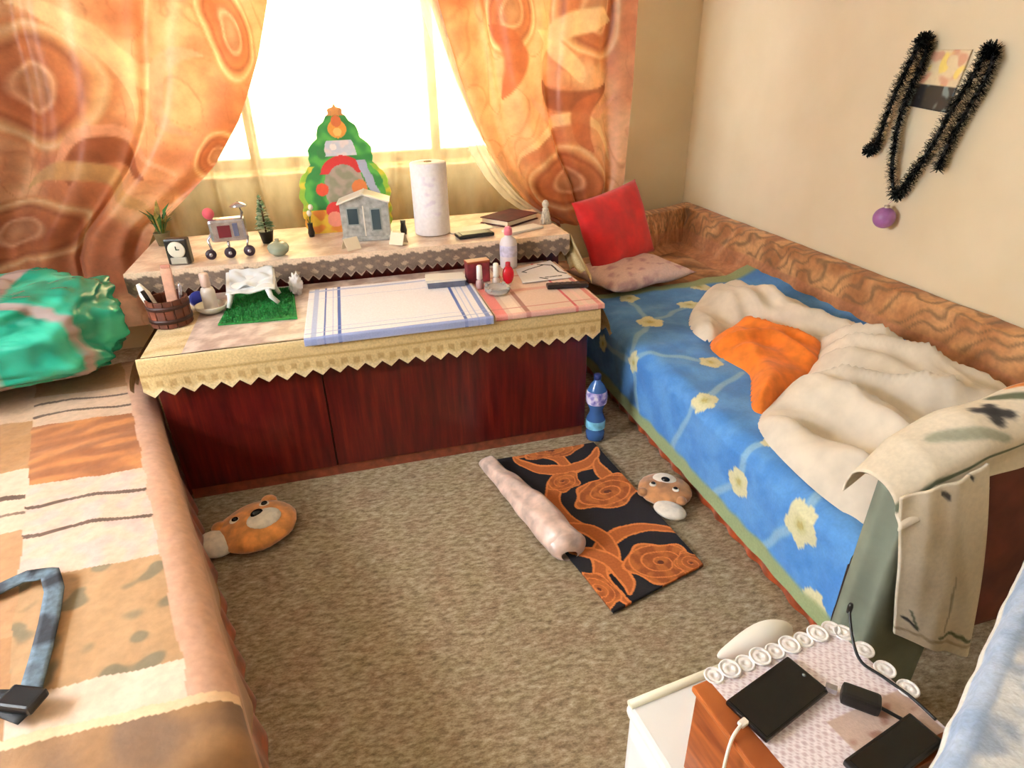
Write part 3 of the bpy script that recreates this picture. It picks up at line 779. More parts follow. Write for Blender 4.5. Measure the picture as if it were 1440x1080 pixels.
# ------------------------------------------------------------------ rug with its rolled edge, plush slippers, bottle
rug = thing('rug', 'black rug with orange rose scrolls lying crooked, its left edge rolled', 'rug', (0.80, 1.85, 0))
def rug_p(u, v):
    l = Vector((0.50, 2.262)).lerp(Vector((0.669, 1.318)), v); r = Vector((0.985, 2.268)).lerp(Vector((1.056, 1.425)), v)
    return l.lerp(r, u)
ROSE = [(0.90, 1.905, 0.155, 0.095, 0.3), (0.915, 1.475, 0.125, 0.10, -0.2), (0.78, 2.26, 0.14, 0.06, 0.0), (0.66, 1.42, 0.055, 0.09, 0.3), (0.75, 2.02, 0.08, 0.06, 0.6), (1.02, 1.44, 0.055, 0.06, 0.0)]
ARCS = [(0.88, 1.88, 0.215, 1.2, 4.2), (0.90, 1.46, 0.205, 0.7, 3.9), (0.62, 1.60, 0.16, -0.9, 1.6), (0.66, 2.12, 0.14, -0.6, 1.9), (0.80, 2.30, 0.20, 3.3, 5.9), (0.60, 1.45, 0.17, -0.5, 1.4), (1.12, 2.05, 0.19, 2.6, 4.6)]
def rug_col(u, v):
    p = rug_p(u, v); x, y = p.x + 0.010 * nz(p.x, p.y, 0, 14), p.y + 0.010 * nz(p.x, p.y, 4, 14)
    blk = (26, 22, 28); org = (172, 92, 38); hi = (214, 124, 62); c = blk
    for cx, cy, R, a0, a1 in ARCS:
        d = math.hypot(x - cx, y - cy); an = math.atan2(y - cy, x - cx)
        for w in (an, an + 2 * PI):
            if a0 < w < a1:
                t = (w - a0) / (a1 - a0); wd = 0.030 * math.sin(PI * min(1, max(0, t))) ** 0.6 + 0.004
                if abs(d - R) < wd: c = org if abs(d - R) < wd - 0.009 else hi
    for cx, cy, ra, rb, th in ROSE:
        dx, dy = x - cx, y - cy; ex = (dx * math.cos(th) + dy * math.sin(th)) / ra; ey = (-dx * math.sin(th) + dy * math.cos(th)) / rb
        q = math.hypot(ex, ey); an = math.atan2(ey, ex)
        q2 = q * (1 + 0.10 * math.cos(5 * an + cx * 20))
        if q2 < 1.0:
            c = mix((150, 78, 32), (182, 102, 44), smooth(-0.3, 0.3, nz(x, y, 2, 30)))
            sp = (q * 3.1 + an / (2 * PI) * 1.0) % 1.0
            if sp < 0.16 or q2 > 0.92: c = hi
            if q < 0.10: c = (96, 44, 24)
    return c
M_RUG = printed('rug_pile', 0.92, 0.12, 120, 0.4)
sheet('pile', lambda u, v: rel((*rug_p(u, v), 0.012 + 0.002 * nz(u * 5, v * 9)), rug), 170, 260, M_RUG, rug, rug_col, thick=0.010)
rl = [(0.470, 2.23), (0.492, 2.14), (0.51, 2.06), (0.535, 1.97), (0.555, 1.88), (0.575, 1.79), (0.595, 1.70), (0.61, 1.63), (0.617, 1.585)]
def roll_f(u, v):
    n = len(rl) - 1; t = v * n; i = min(int(t), n - 1); p = Vector(rl[i]).lerp(Vector(rl[i + 1]), t - i)
    R = 0.054 * (0.60 + 0.48 * smooth(0.0, 0.75, v)) * (1 + 0.16 * nz(u * 0 + math.cos(2 * PI * u) * 1.2, math.sin(2 * PI * u) * 1.2, v * 7))
    if v in (0, 1): R *= 0.4
    elif v > 0.97: R *= 0.85
    a = 2 * PI * u
    return rel((p.x + R * 1.25 * math.cos(a), p.y, 0.006 + R * 0.95 + R * 0.95 * math.sin(a)), rug)
sheet('rolled_edge', roll_f, 36, 70, plain('satin_backing', (208, 180, 166), 0.32, var=0.16, vscale=18, bump=0.3, sheen=0.2), rug, wrap=True, label='pinkish satin backing rolled up along the left edge')

M_PLUSH = plain('tan_plush', (214, 142, 74), 0.95, var=0.16, vscale=22, bump=0.6, sheen=0.5)
M_PLUSH2 = plain('brown_plush', (182, 126, 80), 0.95, var=0.16, vscale=22, bump=0.6, sheen=0.5)
M_PLW = plain('white_plush', (232, 222, 206), 0.95, var=0.06, vscale=40, bump=0.5, sheen=0.4)
M_BLK = plain('black_button', (14, 13, 14), 0.25)
def slipper(loc, rz, label, mat, s=1.0):
    """Bear-faced plush slipper; local +y is the crown of the head, the cuff is behind at -x."""
    t = thing('plush_slipper', label, 'slipper', loc, rz, 'bear-faced plush slippers')
    def blob(q):
        p = q.copy(); p.z = max(p.z, -0.72); w = 1 + 0.05 * noise.noise(q * 3); return p * w
    MB().ball((0, 0, 0.0405 * s), (0.150 * s, 0.135 * s, 0.056 * s), fn=blob, u=32, v=20).out('head', mat, t)
    MB().ball((0.012 * s, -0.035 * s, 0.082 * s), (0.070 * s, 0.056 * s, 0.026 * s), u=20, v=12).out('muzzle', M_PLW, t)
    MB().ball((0.004 * s, -0.010 * s, 0.105 * s), (0.025 * s, 0.017 * s, 0.013 * s), u=14, v=8).out('nose', M_BLK, t)
    for sx in (-1, 1):
        e = MB().ball((sx * 0.062 * s, 0.038 * s, 0.086 * s), (0.021 * s, 0.019 * s, 0.009 * s), u=14, v=8).out('eye_patch', M_PLW, t)
        MB().ball((sx * 0.062 * s, 0.036 * s, 0.094 * s), (0.013 * s, 0.011 * s, 0.008 * s), u=12, v=8).out('eye', M_BLK, t)
        MB().ball((sx * 0.105 * s, 0.085 * s, 0.055 * s), (0.032 * s, 0.032 * s, 0.022 * s), u=14, v=10).out('ear', mat, t)
    return t
sl = slipper((-0.468, 2.065, 0.002), 0.62, 'tan bear-faced plush slipper on the carpet below the cabinet', M_PLUSH, 0.98)
MB().ball((-0.150, 0.035, 0.036), (0.062, 0.075, 0.038), rz=0.3, fn=lambda q: Vector((q.x, q.y, max(q.z, -0.95)))).out('cuff', M_PLW, sl)
sr = slipper((1.118, 1.830, 0.002), 2.45, 'brown bear-faced plush slipper between the rug and the right bed', M_PLUSH2, 0.72)
MB().ball((-0.045, 0.118, 0.026), (0.066, 0.044, 0.026), rz=-0.2, fn=lambda q: Vector((q.x, q.y, max(q.z, -0.95)))).out('cuff', M_PLW, sr)

wb = thing('water_bottle', 'blue plastic water bottle standing in the corner of cabinet and bed', 'bottle', (1.012, 2.319, 0.0))
M_BLUEPET = plain('blue_plastic', (86, 140, 214), 0.12, trans=0.5)
MB().lathe([(0, 0.004), (0.030, 0.004), (0.043, 0.012), (0.044, 0.05), (0.040, 0.062), (0.044, 0.075), (0.044, 0.115), (0.033, 0.14), (0.030, 0.155), (0.034, 0.172), (0.045, 0.20), (0.047, 0.235), (0.044, 0.262), (0.030, 0.29), (0.016, 0.308), (0.014, 0.32), (0, 0.32)], n=32).out('body', M_BLUEPET, wb)
k = NT('bottle_label'); tcx = k.coord((1, 1, 1)); nt = k.n('ShaderNodeTexNoise', Scale=28.0, Detail=2.0); k.l(tcx, nt.inputs['Vector'])
k.l(k.ramp(nt.outputs['Fac'], [(0.38, (92, 92, 176)), (0.5, (170, 160, 214)), (0.62, (232, 226, 240))]), k.b.inputs['Base Color']); k.b.inputs['Roughness'].default_value = 0.3
MB().lathe([(0.0462, 0.200), (0.0482, 0.212), (0.0486, 0.235), (0.0460, 0.258), (0.0445, 0.263)], n=32).out('label', k.m, wb)
MB().lathe([(0.0450, 0.070), (0.0455, 0.080), (0.0455, 0.108), (0.0450, 0.112)], n=32).out('lower_band', plain('water_band', (120, 190, 220), 0.25, var=0.15), wb)
MB().lathe([(0, 0.342), (0.014, 0.342), (0.017, 0.338), (0.017, 0.318), (0.014, 0.316)], n=20).out('cap', plain('navy_cap', (26, 46, 112), 0.4), wb)

# ------------------------------------------------------------------ right wall: print, tinsel garland, bauble
def pic_col(u, v):      # u from far (left in view) to near, v from top down
    if v < 0.58:
        n1 = nz(u * 5, v * 5, 2); c = mix((226, 206, 170), (214, 160, 130), smooth(0.0, 0.35, n1))
        return mix(c, (238, 214, 120), smooth(0.15, 0.4, nz(u * 5, v * 5, 8)))
    n1 = nz(u * 7, v * 5, 4)
    return mix((30, 30, 34), (116, 136, 138), smooth(0.05, 0.4, n1))
def pic_f(u, v):
    y = lerp(lerp(2.362, 2.158, u), lerp(2.405, 2.195, u), v); z = lerp(lerp(1.60, 1.597, u), lerp(1.388, 1.37, u), v)
    return (2.432, y, z)
sheet('wall_picture', pic_f, 40, 40, printed('picture_print', 0.4, 0.04, 60, 0.0), None, pic_col, thick=0.008,
      label='small pale and dark picture on the right wall framed by tinsel', cat='picture')
gar = thing('tinsel_garland', 'dark tinsel garland draped in a zigzag on the right wall', 'garland', (2.40, 2.25, 1.3))
def catm(P, n=10):
    P = [Vector(p) for p in P]; out = []
    for i in range(len(P) - 1):
        p0, p1, p2, p3 = P[max(i - 1, 0)], P[i], P[i + 1], P[min(i + 2, len(P) - 1)]
        for s in range(n):
            t = s / n; out.append(0.5 * ((2 * p1) + (-p0 + p2) * t + (2 * p0 - 5 * p1 + 4 * p2 - p3) * t * t + (-p0 + 3 * p1 - 3 * p2 + p3) * t ** 3))
    out.append(P[-1]); return out
gp = [(2.515, 1.190), (2.482, 1.225), (2.462, 1.32), (2.440, 1.44), (2.402, 1.55), (2.370, 1.632), (2.335, 1.62), (2.342, 1.54), (2.372, 1.43), (2.385, 1.32), (2.375, 1.22), (2.355, 1.12), (2.300, 1.030), (2.240, 1.13), (2.190, 1.24), (2.145, 1.38),
      (2.095, 1.50), (2.062, 1.592), (2.030, 1.575), (2.040, 1.48), (2.085, 1.36), (2.115, 1.25), (2.128, 1.168)]
gpath = catm([rel((2.395, y, z), gar) for y, z in gp], 12)
MB().tube(gpath, 0.008, 6).out('cord', plain('garland_cord', (24, 26, 28), 0.5), gar)
b = MB()
for i, p in enumerate(gpath):
    d = (gpath[min(i + 1, len(gpath) - 1)] - gpath[max(i - 1, 0)]).normalized()
    for q in range(30):
        a = random.random() * 2 * PI; w = d.cross(Vector((0.3, 0.5, 0.8))).normalized(); v2 = d.cross(w)
        n = (w * math.cos(a) + v2 * math.sin(a) + d * random.uniform(-0.6, 0.6)).normalized()
        L = random.uniform(0.022, 0.037); tw = d.cross(n).normalized() * 0.0022; s0 = p + d * random.uniform(-0.006, 0.006)
        tip = s0 + n * L
        if tip.x > 0.036: tip.x = 0.036
        f = b.b.faces.new([b.b.verts.new(s0 + tw), b.b.verts.new(s0 - tw), b.b.verts.new(tip - tw), b.b.verts.new(tip + tw)])
        f.material_index = 0 if random.random() < 0.72 else 1
tag(b.out('tinsel', [plain('tinsel_dark', (26, 30, 30), 0.25, metal=0.6), plain('tinsel_silver', (120, 128, 126), 0.25, metal=0.8)], gar), kind='stuff')
bau = thing('bauble', 'purple Christmas bauble hanging below the garland on the right wall', 'ornament', (2.385, 2.325, 0.925))
MB().ball((0, 0, 0), 0.047, u=28, v=18).out('ball', plain('purple_gloss', (158, 104, 164), 0.35, var=0.08), bau)
MB().lathe([(0.012, 0.044), (0.012, 0.056), (0, 0.057)], n=12).out('cap', plain('silver_cap', (190, 180, 170), 0.3, metal=0.9), bau)
MB().tube([(0, 0, 0.055), (0.006, -0.008, 0.07), (0.012, -0.015, 0.085)], 0.0015, 5).out('thread', plain('thread', (196, 150, 150), 0.8), bau)

# ------------------------------------------------------------------ things on the upper shelf
ZU = 0.791
def on(name, label, cat, x, y, z=ZU, rz=0, group=None): return thing(name, label, cat, (x, y, z), rz, group)
M_TERRA = plain('olive_pot', (118, 104, 70), 0.7, var=0.1)
M_LEAF = plain('leaf_green', (46, 96, 40), 0.6, var=0.25, vscale=40)
M_LEAFY = plain('leaf_olive', (142, 126, 60), 0.6, var=0.25, vscale=40)
t = on('artificial_plant', 'olive and green sprig in a small pot at the left curtain', 'plant', -0.885, 3.53)
MB().lathe([(0, 0), (0.028, 0), (0.038, 0.06), (0.040, 0.065), (0.034, 0.065), (0.03, 0.055), (0, 0.05)], n=18).out('pot', M_TERRA, t)
for i in range(22):
    a = random.random() * 2 * PI; sp = random.uniform(0.05, 0.12); h = random.uniform(0.08, 0.20)
    p0 = Vector((0.01 * math.cos(a), 0.01 * math.sin(a), 0.05)); p1 = Vector((sp * 0.5 * math.cos(a), sp * 0.5 * math.sin(a), 0.05 + h * 0.7)); p2 = Vector((sp * math.cos(a), sp * math.sin(a) * 0.8, 0.04 + h))
    w = Vector((-math.sin(a), math.cos(a), 0)) * 0.010; b = MB()
    vs = [b.b.verts.new(p0), b.b.verts.new(p1 - w), b.b.verts.new(p1 + w + Vector((0, 0, 0.004))), b.b.verts.new(p2)]
    b.b.faces.new((vs[0], vs[1], vs[2])); b.b.faces.new((vs[1], vs[3], vs[2]))
    b.out('leaf', M_LEAF if i % 3 else M_LEAFY, t)

t = on('alarm_clock', 'small dark clock with a white round face on the left of the shelf', 'clock', -0.735, 3.135, rz=-0.15)
MB().box((0, 0, 0.06), (0.10, 0.045, 0.118), bev=0.008).out('case', plain('clock_case', (34, 27, 20), 0.4), t)
MB().lathe([(0, 0), (0.036, 0), (0.038, 0.004), (0.034, 0.006), (0, 0.006)], c=(0, -0.0225, 0.07), n=28, rot=Matrix.Rotation(PI / 2, 4, 'X')).out('dial', plain('dial_white', (222, 214, 196), 0.4), t)
MB().box((0, -0.0300, 0.078), (0.004, 0.002, 0.018)).box((0.007, -0.0300, 0.071), (0.014, 0.002, 0.004)).out('hands', M_BLK, t)
MB().box((0, -0.025, 0.020), (0.07, 0.012, 0.030), bev=0.004).out('stand_plate', plain('clock_plate', (176, 172, 158), 0.4), t)

t = on('carriage_ornament', 'silver toy carriage ornament with a dark red seat and three dark wheels', 'ornament', -0.525, 3.19, rz=0.05)
M_SIL = plain('silver_metal', (188, 186, 196), 0.22, metal=0.85, var=0.1); M_DW = plain('dark_wheel', (44, 24, 40), 0.4)
MB().box((0.01, 0, 0.128), (0.16, 0.07, 0.105), bev=0.014).out('body', M_SIL, t)
MB().box((-0.005, -0.036, 0.125), (0.055, 0.006, 0.055), bev=0.002).out('seat', plain('dark_red_seat', (108, 22, 34), 0.5), t)
MB().box((0.045, -0.037, 0.13), (0.022, 0.005, 0.06), bev=0.002).out('window', plain('smoke_panel', (92, 96, 118), 0.2), t)
MB().tube([(0.07, 0, 0.16), (0.085, 0, 0.20), (0.075, 0, 0.235)], 0.006, 8).out('lamp_arm', M_SIL, t)
MB().lathe([(0.006, 0.02), (0.022, 0.014), (0.040, 0.002), (0.038, 0.0), (0.0, 0.0)], c=(0.075, 0, 0.228), n=20).out('lamp_shade', M_SIL, t)
MB().tube([(-0.03, 0, 0.15), (-0.06, 0, 0.185), (-0.062, 0, 0.20)], 0.005, 8).out('handle', M_SIL, t)
MB().ball((-0.06, 0, 0.205), (0.026, 0.020, 0.026)).out('flower', plain('rose_pink', (206, 84, 96), 0.6), t)
for pts in ([(-0.075, -0.03, 0.03), (-0.085, -0.02, 0.09), (-0.05, 0, 0.14)], [(0.075, -0.03, 0.03), (0.09, -0.02, 0.09), (0.06, 0, 0.12)], [(0, -0.03, 0.03), (0.0, -0.02, 0.09)]):
    MB().tube(pts, 0.006, 8).out('strut', M_SIL, t)
for wx, wy, r in ((-0.085, -0.03, 0.024), (0.0, -0.035, 0.026), (0.085, -0.03, 0.026)):
    w = MB().lathe([(0, -0.008), (r * 0.8, -0.008), (r, -0.004), (r, 0.004), (r * 0.8, 0.008), (0, 0.008)], c=(wx, wy, r), n=22, rot=Matrix.Rotation(PI / 2, 4, 'X')).out('wheel', M_DW, t)
    MB().lathe([(0, 0), (0.009, 0), (0.009, 0.004), (0, 0.006)], c=(wx, wy - 0.008, r), n=12, rot=Matrix.Rotation(PI / 2, 4, 'X')).out('hub', M_SIL, w)

t = on('miniature_tree', 'little frosted green tree in a black pot on the shelf', 'plant', -0.375, 3.40)
MB().lathe([(0, 0), (0.025, 0), (0.036, 0.055), (0.038, 0.06), (0.031, 0.06), (0, 0.052)], n=18).out('pot', plain('black_pot', (24, 24, 22), 0.5), t)
b = MB()
for i in range(170):
    h = random.random() ** 1.2; z = 0.065 + h * 0.165; r = 0.055 * (1 - h * 0.85); a = random.random() * 2 * PI
    p = Vector((0, 0, z)); q = Vector((r * math.cos(a), r * math.sin(a), z + 0.004)); w = Vector((-math.sin(a), math.cos(a), 0)) * 0.009
    m = p.lerp(q, 0.6); f = [b.b.verts.new(p), b.b.verts.new(m - w + Vector((0, 0, 0.008))), b.b.verts.new(q), b.b.verts.new(m + w)]
    b.b.faces.new(f).material_index = 0 if random.random() < 0.55 else 1
tag(b.out('needles', [plain('frosted_green', (108, 150, 112), 0.7), plain('frost_white', (214, 226, 200), 0.7)], t), kind='stuff')
MB().tube([(0, 0, 0.05), (0, 0, 0.22)], 0.005, 6).out('trunk', plain('twig_brown', (84, 62, 40), 0.8), t)

t = on('glass_bowl', 'small clear greenish glass bowl with a lid beside the little tree', 'bowl', -0.305, 3.13)
M_GL = plain('greenish_glass', (206, 216, 196), 0.08, trans=0.6)
MB().lathe([(0, 0.0), (0.025, 0.0), (0.045, 0.018), (0.05, 0.038), (0.046, 0.04), (0.04, 0.02), (0.02, 0.006), (0, 0.006)], n=26).out('dish', M_GL, t)
MB().lathe([(0.05, 0.040), (0.042, 0.055), (0.022, 0.064), (0.008, 0.066), (0.01, 0.078), (0, 0.08)], n=26).out('lid', M_GL, t)

def budvase(x, y, label, hc, s=1.0, bloom=True):
    t = on('bud_vase', label, 'vase', x, y)
    MB().lathe([(0, 0), (0.014 * s, 0), (0.018 * s, 0.02 * s), (0.012 * s, 0.05 * s), (0.014 * s, 0.07 * s), (0, 0.068 * s)], n=14).out('vase', plain('dark_vase', (30, 28, 30), 0.3), t)
    if bloom:
        MB().tube([(0, 0, 0.06), (0.004, 0, 0.11)], 0.002, 5).tube([(0, 0, 0.06), (-0.012, 0, 0.10)], 0.002, 5).tube([(0, 0, 0.06), (0.014, 0, 0.14)], 0.002, 5).out('stem', M_LEAF, t)
        for dx, z, c in ((0.004, 0.12, 'w'), (-0.014, 0.105, 'y'), (0.016, 0.15, 'w')):
            MB().ball((dx, 0, z), (0.013, 0.013, 0.016), u=12, v=8).out('blossom', plain('petal_white', (236, 228, 214), 0.8) if c == 'w' else plain('petal_yellow', (226, 196, 70), 0.8), t)
    return t
budvase(-0.158, 3.45, 'dark bud vase with white and yellow blossoms left of the tree cut-out', 0)
budvase(0.312, 3.335, 'tiny empty black vase between the lantern and the white paper roll', 0, 1.05, False)

# cardboard Christmas tree cut-out (flat in the photograph as well)
t = on('tree_cutout', 'colourful cardboard Christmas tree cut-out standing against the sheer curtain', 'decoration', 0.045, 3.50)
prf = [(0.0, 0.205), (0.05, 0.225), (0.10, 0.23), (0.14, 0.222), (0.19, 0.232), (0.25, 0.226), (0.30, 0.205), (0.335, 0.17), (0.35, 0.15), (0.38, 0.162), (0.42, 0.155), (0.455, 0.128), (0.475, 0.108), (0.50, 0.098), (0.53, 0.088), (0.555, 0.062), (0.575, 0.045), (0.585, 0.028), (0.605, 0.034), (0.62, 0.0)]
def half(z): return pw(prf, z)
def cut_f(u, v):
    z = v * 0.62; return ((u * 2 - 1) * (half(z) + 0.009 * abs(math.sin(z * 40)) - 0.004), 0.0, z)
def cut_col(u, v):
    z = v * 0.62; x = (u * 2 - 1) * half(z)
    g = mix((52, 134, 66), (92, 176, 78), smooth(-0.2, 0.3, nz(x, z, 0, 18))); c = g
    ed = half(z) - abs(x)
    if ed < 0.028 and z < 0.34: c = mix((150, 190, 66), (226, 206, 70), smooth(0, 0.4, nz(x, z, 3, 22)))
    if z < 0.12 and x < 0: c = mix((236, 196, 66), (228, 140, 60), smooth(-0.1, 0.3, nz(x, z, 5, 24)))
    # grey-pink middle panel with a red arch over it
    d = math.hypot(x / 0.10, (z - 0.22) / 0.16)
    if z > 0.03 and d < 1.0: c = mix((178, 160, 146), (150, 150, 126), smooth(-0.2, 0.3, nz(x, z, 7, 26)))
    da = math.hypot(x, (z - 0.25) * 0.9)
    if z > 0.30 and 0.085 < da < 0.125: c = (204, 52, 52)
    if 0.385 < z < 0.46 and abs(x) < 0.085 - (z - 0.385) * 0.3 and da > 0.125: c = mix((206, 206, 216), (232, 214, 214), smooth(-0.1, 0.3, nz(x, z, 4, 30)))
    if abs(x - 0.115 + (z - 0.3) * 0.35) < 0.022 and 0.10 < z < 0.36: c = (176, 182, 206)
    for bx, bz, r, q in ((-0.115, 0.225, 0.032, (222, 82, 54)), (0.075, 0.225, 0.040, (226, 130, 74)), (-0.065, 0.115, 0.045, (214, 56, 54)), (-0.07, 0.07, 0.04, (240, 150, 128)), (0.0, 0.515, 0.044, (232, 156, 66)), (0.0, 0.55, 0.026, (214, 110, 60)), (0.0, 0.50, 0.020, (244, 196, 110)), (-0.095, 0.40, 0.022, (60, 130, 70)), (0.13, 0.13, 0.03, (230, 150, 130)), (-0.03, 0.43, 0.016, (244, 230, 226))):
        if math.hypot(x - bx, z - bz) < r: c = q
    if z > 0.578: c = (208, 140, 84)
    return c
sheet('card', cut_f, 110, 150, printed('card_print', 0.5, 0.04, 60, 0.0), t, cut_col, thick=0.004)
MB().box((0, 0.03, 0.06), (0.03, 0.06, 0.004), rx=-0.9).out('prop', plain('card_back', (190, 176, 150), 0.8), t)
# raised paper star on top
pts = []
for i in range(10):
    r = 0.034 if i % 2 == 0 else 0.016; a = PI / 2 + i * PI / 5; pts.append((r * math.cos(a), r * math.sin(a)))
MB().poly(pts, 0.004, Matrix.Translation((0, -0.002, 0.600)) @ Matrix.Rotation(PI / 2, 4, 'X')).out('star', plain('star_gold', (220, 150, 84), 0.5), t)

t = on('house_lantern', 'small silver house-shaped lantern in front of the tree cut-out', 'lantern', 0.125, 3.315, rz=-0.12)
M_LAN = plain('lantern_silver', (172, 176, 176), 0.35, metal=0.35, var=0.15, vscale=40); M_LROOF = plain('lantern_roof', (232, 226, 214), 0.5)
MB().box((0, 0, 0.012), (0.25, 0.13, 0.024), bev=0.004).out('base', M_LAN, t)
MB().poly([(-0.118, 0.024), (0.118, 0.024), (0.118, 0.185), (0, 0.225), (-0.118, 0.185)], 0.006, Matrix.Translation((0, -0.05, 0)) @ Matrix.Rotation(PI / 2, 4, 'X')).out('front_wall', M_LAN, t)
MB().poly([(-0.118, 0.024), (0.118, 0.024), (0.118, 0.185), (0, 0.225), (-0.118, 0.185)], 0.006, Matrix.Translation((0, 0.056, 0)) @ Matrix.Rotation(PI / 2, 4, 'X')).out('back_wall', M_LAN, t)
for sx in (-1, 1):
    MB().box((sx * 0.115, 0, 0.105), (0.006, 0.105, 0.16)).out('side_wall', M_LAN, t)
    MB().box((sx * 0.062, 0, 0.212), (0.140, 0.15, 0.007), ry=sx * 0.33).out('roof', M_LROOF, t)
for x, w, h, z in ((-0.058, 0.05, 0.075, 0.125), (0.055, 0.042, 0.10, 0.105)):
    f = MB().box((x, -0.0565, z), (w + 0.014, 0.005, h + 0.014), bev=0.001).out('window', plain('lantern_frame', (150, 160, 160), 0.4), t)
    MB().box((x, -0.0600, z), (w, 0.003, h)).out('pane', plain('lantern_pane', (58, 76, 84), 0.15), f)
MB().box((-0.005, -0.0568, 0.10), (0.006, 0.006, 0.15)).out('post', M_LROOF, t)

M_CARD = plain('cream_card', (236, 222, 196), 0.7)
def tent(x, y, rz, label):
    b = MB(); L, h = 0.075, 0.055
    for s in (-1, 1): b.box((0, s * 0.016, h / 2), (L, 0.003, h * 1.1), rx=s * 0.5)
    return b.out('place_card', M_CARD, label=label, cat='card', loc=(x, y, ZU + 0.004)), None
o, _ = tent(0.03, 3.11, 0, 'folded cream card standing left in front of the silver lantern'); o.rotation_euler = (0, 0, 0.5)
o, _ = tent(0.262, 3.13, 0, 'folded cream card standing right in front of the silver lantern'); o.rotation_euler = (0, 0, -0.6)

t = on('paper_roll', 'tall white paper towel roll standing on the shelf', 'paper roll', 0.462, 3.31)
MB().lathe([(0.02, 0.002), (0.088, 0.002), (0.092, 0.008), (0.092, 0.352), (0.088, 0.358), (0.022, 0.358), (0.02, 0.35), (0.02, 0.002)], n=44).out('paper', plain('tissue_white', (238, 234, 238), 0.9, var=0.02, bump=0.15, vscale=60), t)
MB().lathe([(0.0195, 0.004), (0.0195, 0.362), (0.0165, 0.362), (0.0165, 0.004)], n=24).out('core', plain('core_card', (190, 165, 130), 0.9), t)
def wrap_f(u, v):
    a = lerp(-2.35, -0.85, u); return (0.0925 * math.cos(a), 0.0925 * math.sin(a), lerp(0.10, 0.30, v))
sheet('sleeve_print', wrap_f, 30, 30, printed('sleeve_ink', 0.8, 0.05, 60, 0), t, lambda u, v: mix((240, 236, 242), (214, 200, 222), 0.5 * smooth(0.1, 0.35, nz(u * 3, v * 8, 3)) * smooth(0.5, 0.2, abs(u - 0.55))))

MB().box((0.66, 3.325, ZU + 0.0015), (0.25, 0.11, 0.003), rz=0.25).out('paper_sheet', plain('white_paper', (236, 230, 218), 0.8), label='white paper lying behind the black phone on the shelf', cat='paper')
t = on('mobile_phone', 'black phone lying beside the white roll on the shelf', 'phone', 0.655, 3.165, rz=0.12)
MB().box((0, 0, 0.010), (0.19, 0.09, 0.018), bev=0.006).out('body', plain('phone_black', (22, 22, 24), 0.5), t)
MB().box((0, 0, 0.0200), (0.15, 0.075, 0.002)).out('screen', plain('screen_black', (30, 31, 35), 0.45), t)
t = on('closed_book', 'dark red hardback book by the tie of the right curtain', 'book', 0.915, 3.43, rz=0.62)
MB().box((0, 0, 0.018), (0.255, 0.185, 0.024), bev=0.002).out('pages', plain('page_edge', (218, 206, 184), 0.8), t)
MB().box((0, 0, 0.033), (0.27, 0.20, 0.005), bev=0.002).box((0, 0, 0.003), (0.27, 0.20, 0.005), bev=0.002).out('cover', plain('maroon_cover', (76, 22, 26), 0.8, var=0.2, vscale=14), t)
MB().box((0.925, 3.20, ZU + 0.006), (0.22, 0.085, 0.012), rz=0.42, bev=0.002).out('booklet', plain('booklet_white', (226, 220, 214), 0.6), label='thin white booklet in front of the dark red book', cat='booklet')

# ------------------------------------------------------------------ things on the cabinet top
ZL = ZO + 0.0015
M_TUB = plain('tub_wood', (96, 48, 28), 0.6, var=0.2, vscale=25)
t = thing('wooden_tub', 'brown wooden tub of odds and ends on the left corner of the cabinet', 'tub', (-0.727, 2.70, ZL))
for i in range(14):
    a = 2 * PI * i / 14
    MB().box((0.073 * math.cos(a), 0.073 * math.sin(a), 0.055), (0.010, 0.031, 0.11), rz=a, bev=0.002).out('stave', M_TUB, t)
MB().lathe([(0, 0.004), (0.07, 0.004), (0.07, 0.012), (0, 0.012)], n=20).out('bottom', M_TUB, t)
for z in (0.028, 0.082): MB().lathe([(0.0785, z - 0.008), (0.082, z - 0.008), (0.082, z + 0.008), (0.0785, z + 0.008)], n=28).out('hoop', plain('hoop_dark', (56, 26, 18), 0.5), t)
def inner(name, label, cat, x, y, z, rx, ry): 
    o = thing(name, label, cat, (x, y, z)); o.rotation_euler = (rx, ry, 0); return o
q = inner('tube', 'white tube with a black stripe leaning in the wooden tub', 'tube', -0.765, 2.705, ZL + 0.014, 0, -0.30)
MB().lathe([(0, 0.0), (0.020, 0.0), (0.021, 0.12), (0.008, 0.165), (0, 0.166)], n=16).out('body', plain('tube_white', (224, 220, 214), 0.4), q)
MB().box((0.006, -0.0195, 0.105), (0.017, 0.006, 0.07), bev=0.002).out('stripe', M_BLK, q)
q = inner('comb_case', 'pinkish flat case standing upright in the wooden tub', 'case', -0.715, 2.715, ZL + 0.014, 0, 0.06)
MB().box((0, 0, 0.105), (0.040, 0.014, 0.21), bev=0.004).out('case', plain('pink_beige', (206, 158, 134), 0.5, var=0.1), q)
MB().box((0, 0, 0.217), (0.034, 0.011, 0.014), bev=0.003).out('lid', plain('pink_lid', (186, 130, 112), 0.5), q)
q = inner('pen', 'silver pen standing on the right side of the wooden tub', 'pen', -0.682, 2.70, ZL + 0.014, 0, 0.12)
MB().lathe([(0, 0), (0.005, 0.006), (0.007, 0.02), (0.007, 0.14), (0.004, 0.15), (0, 0.15)], n=12).out('barrel', M_SIL, q)
MB().box((0, -0.009, 0.12), (0.004, 0.003, 0.045)).out('clip', M_SIL, q)

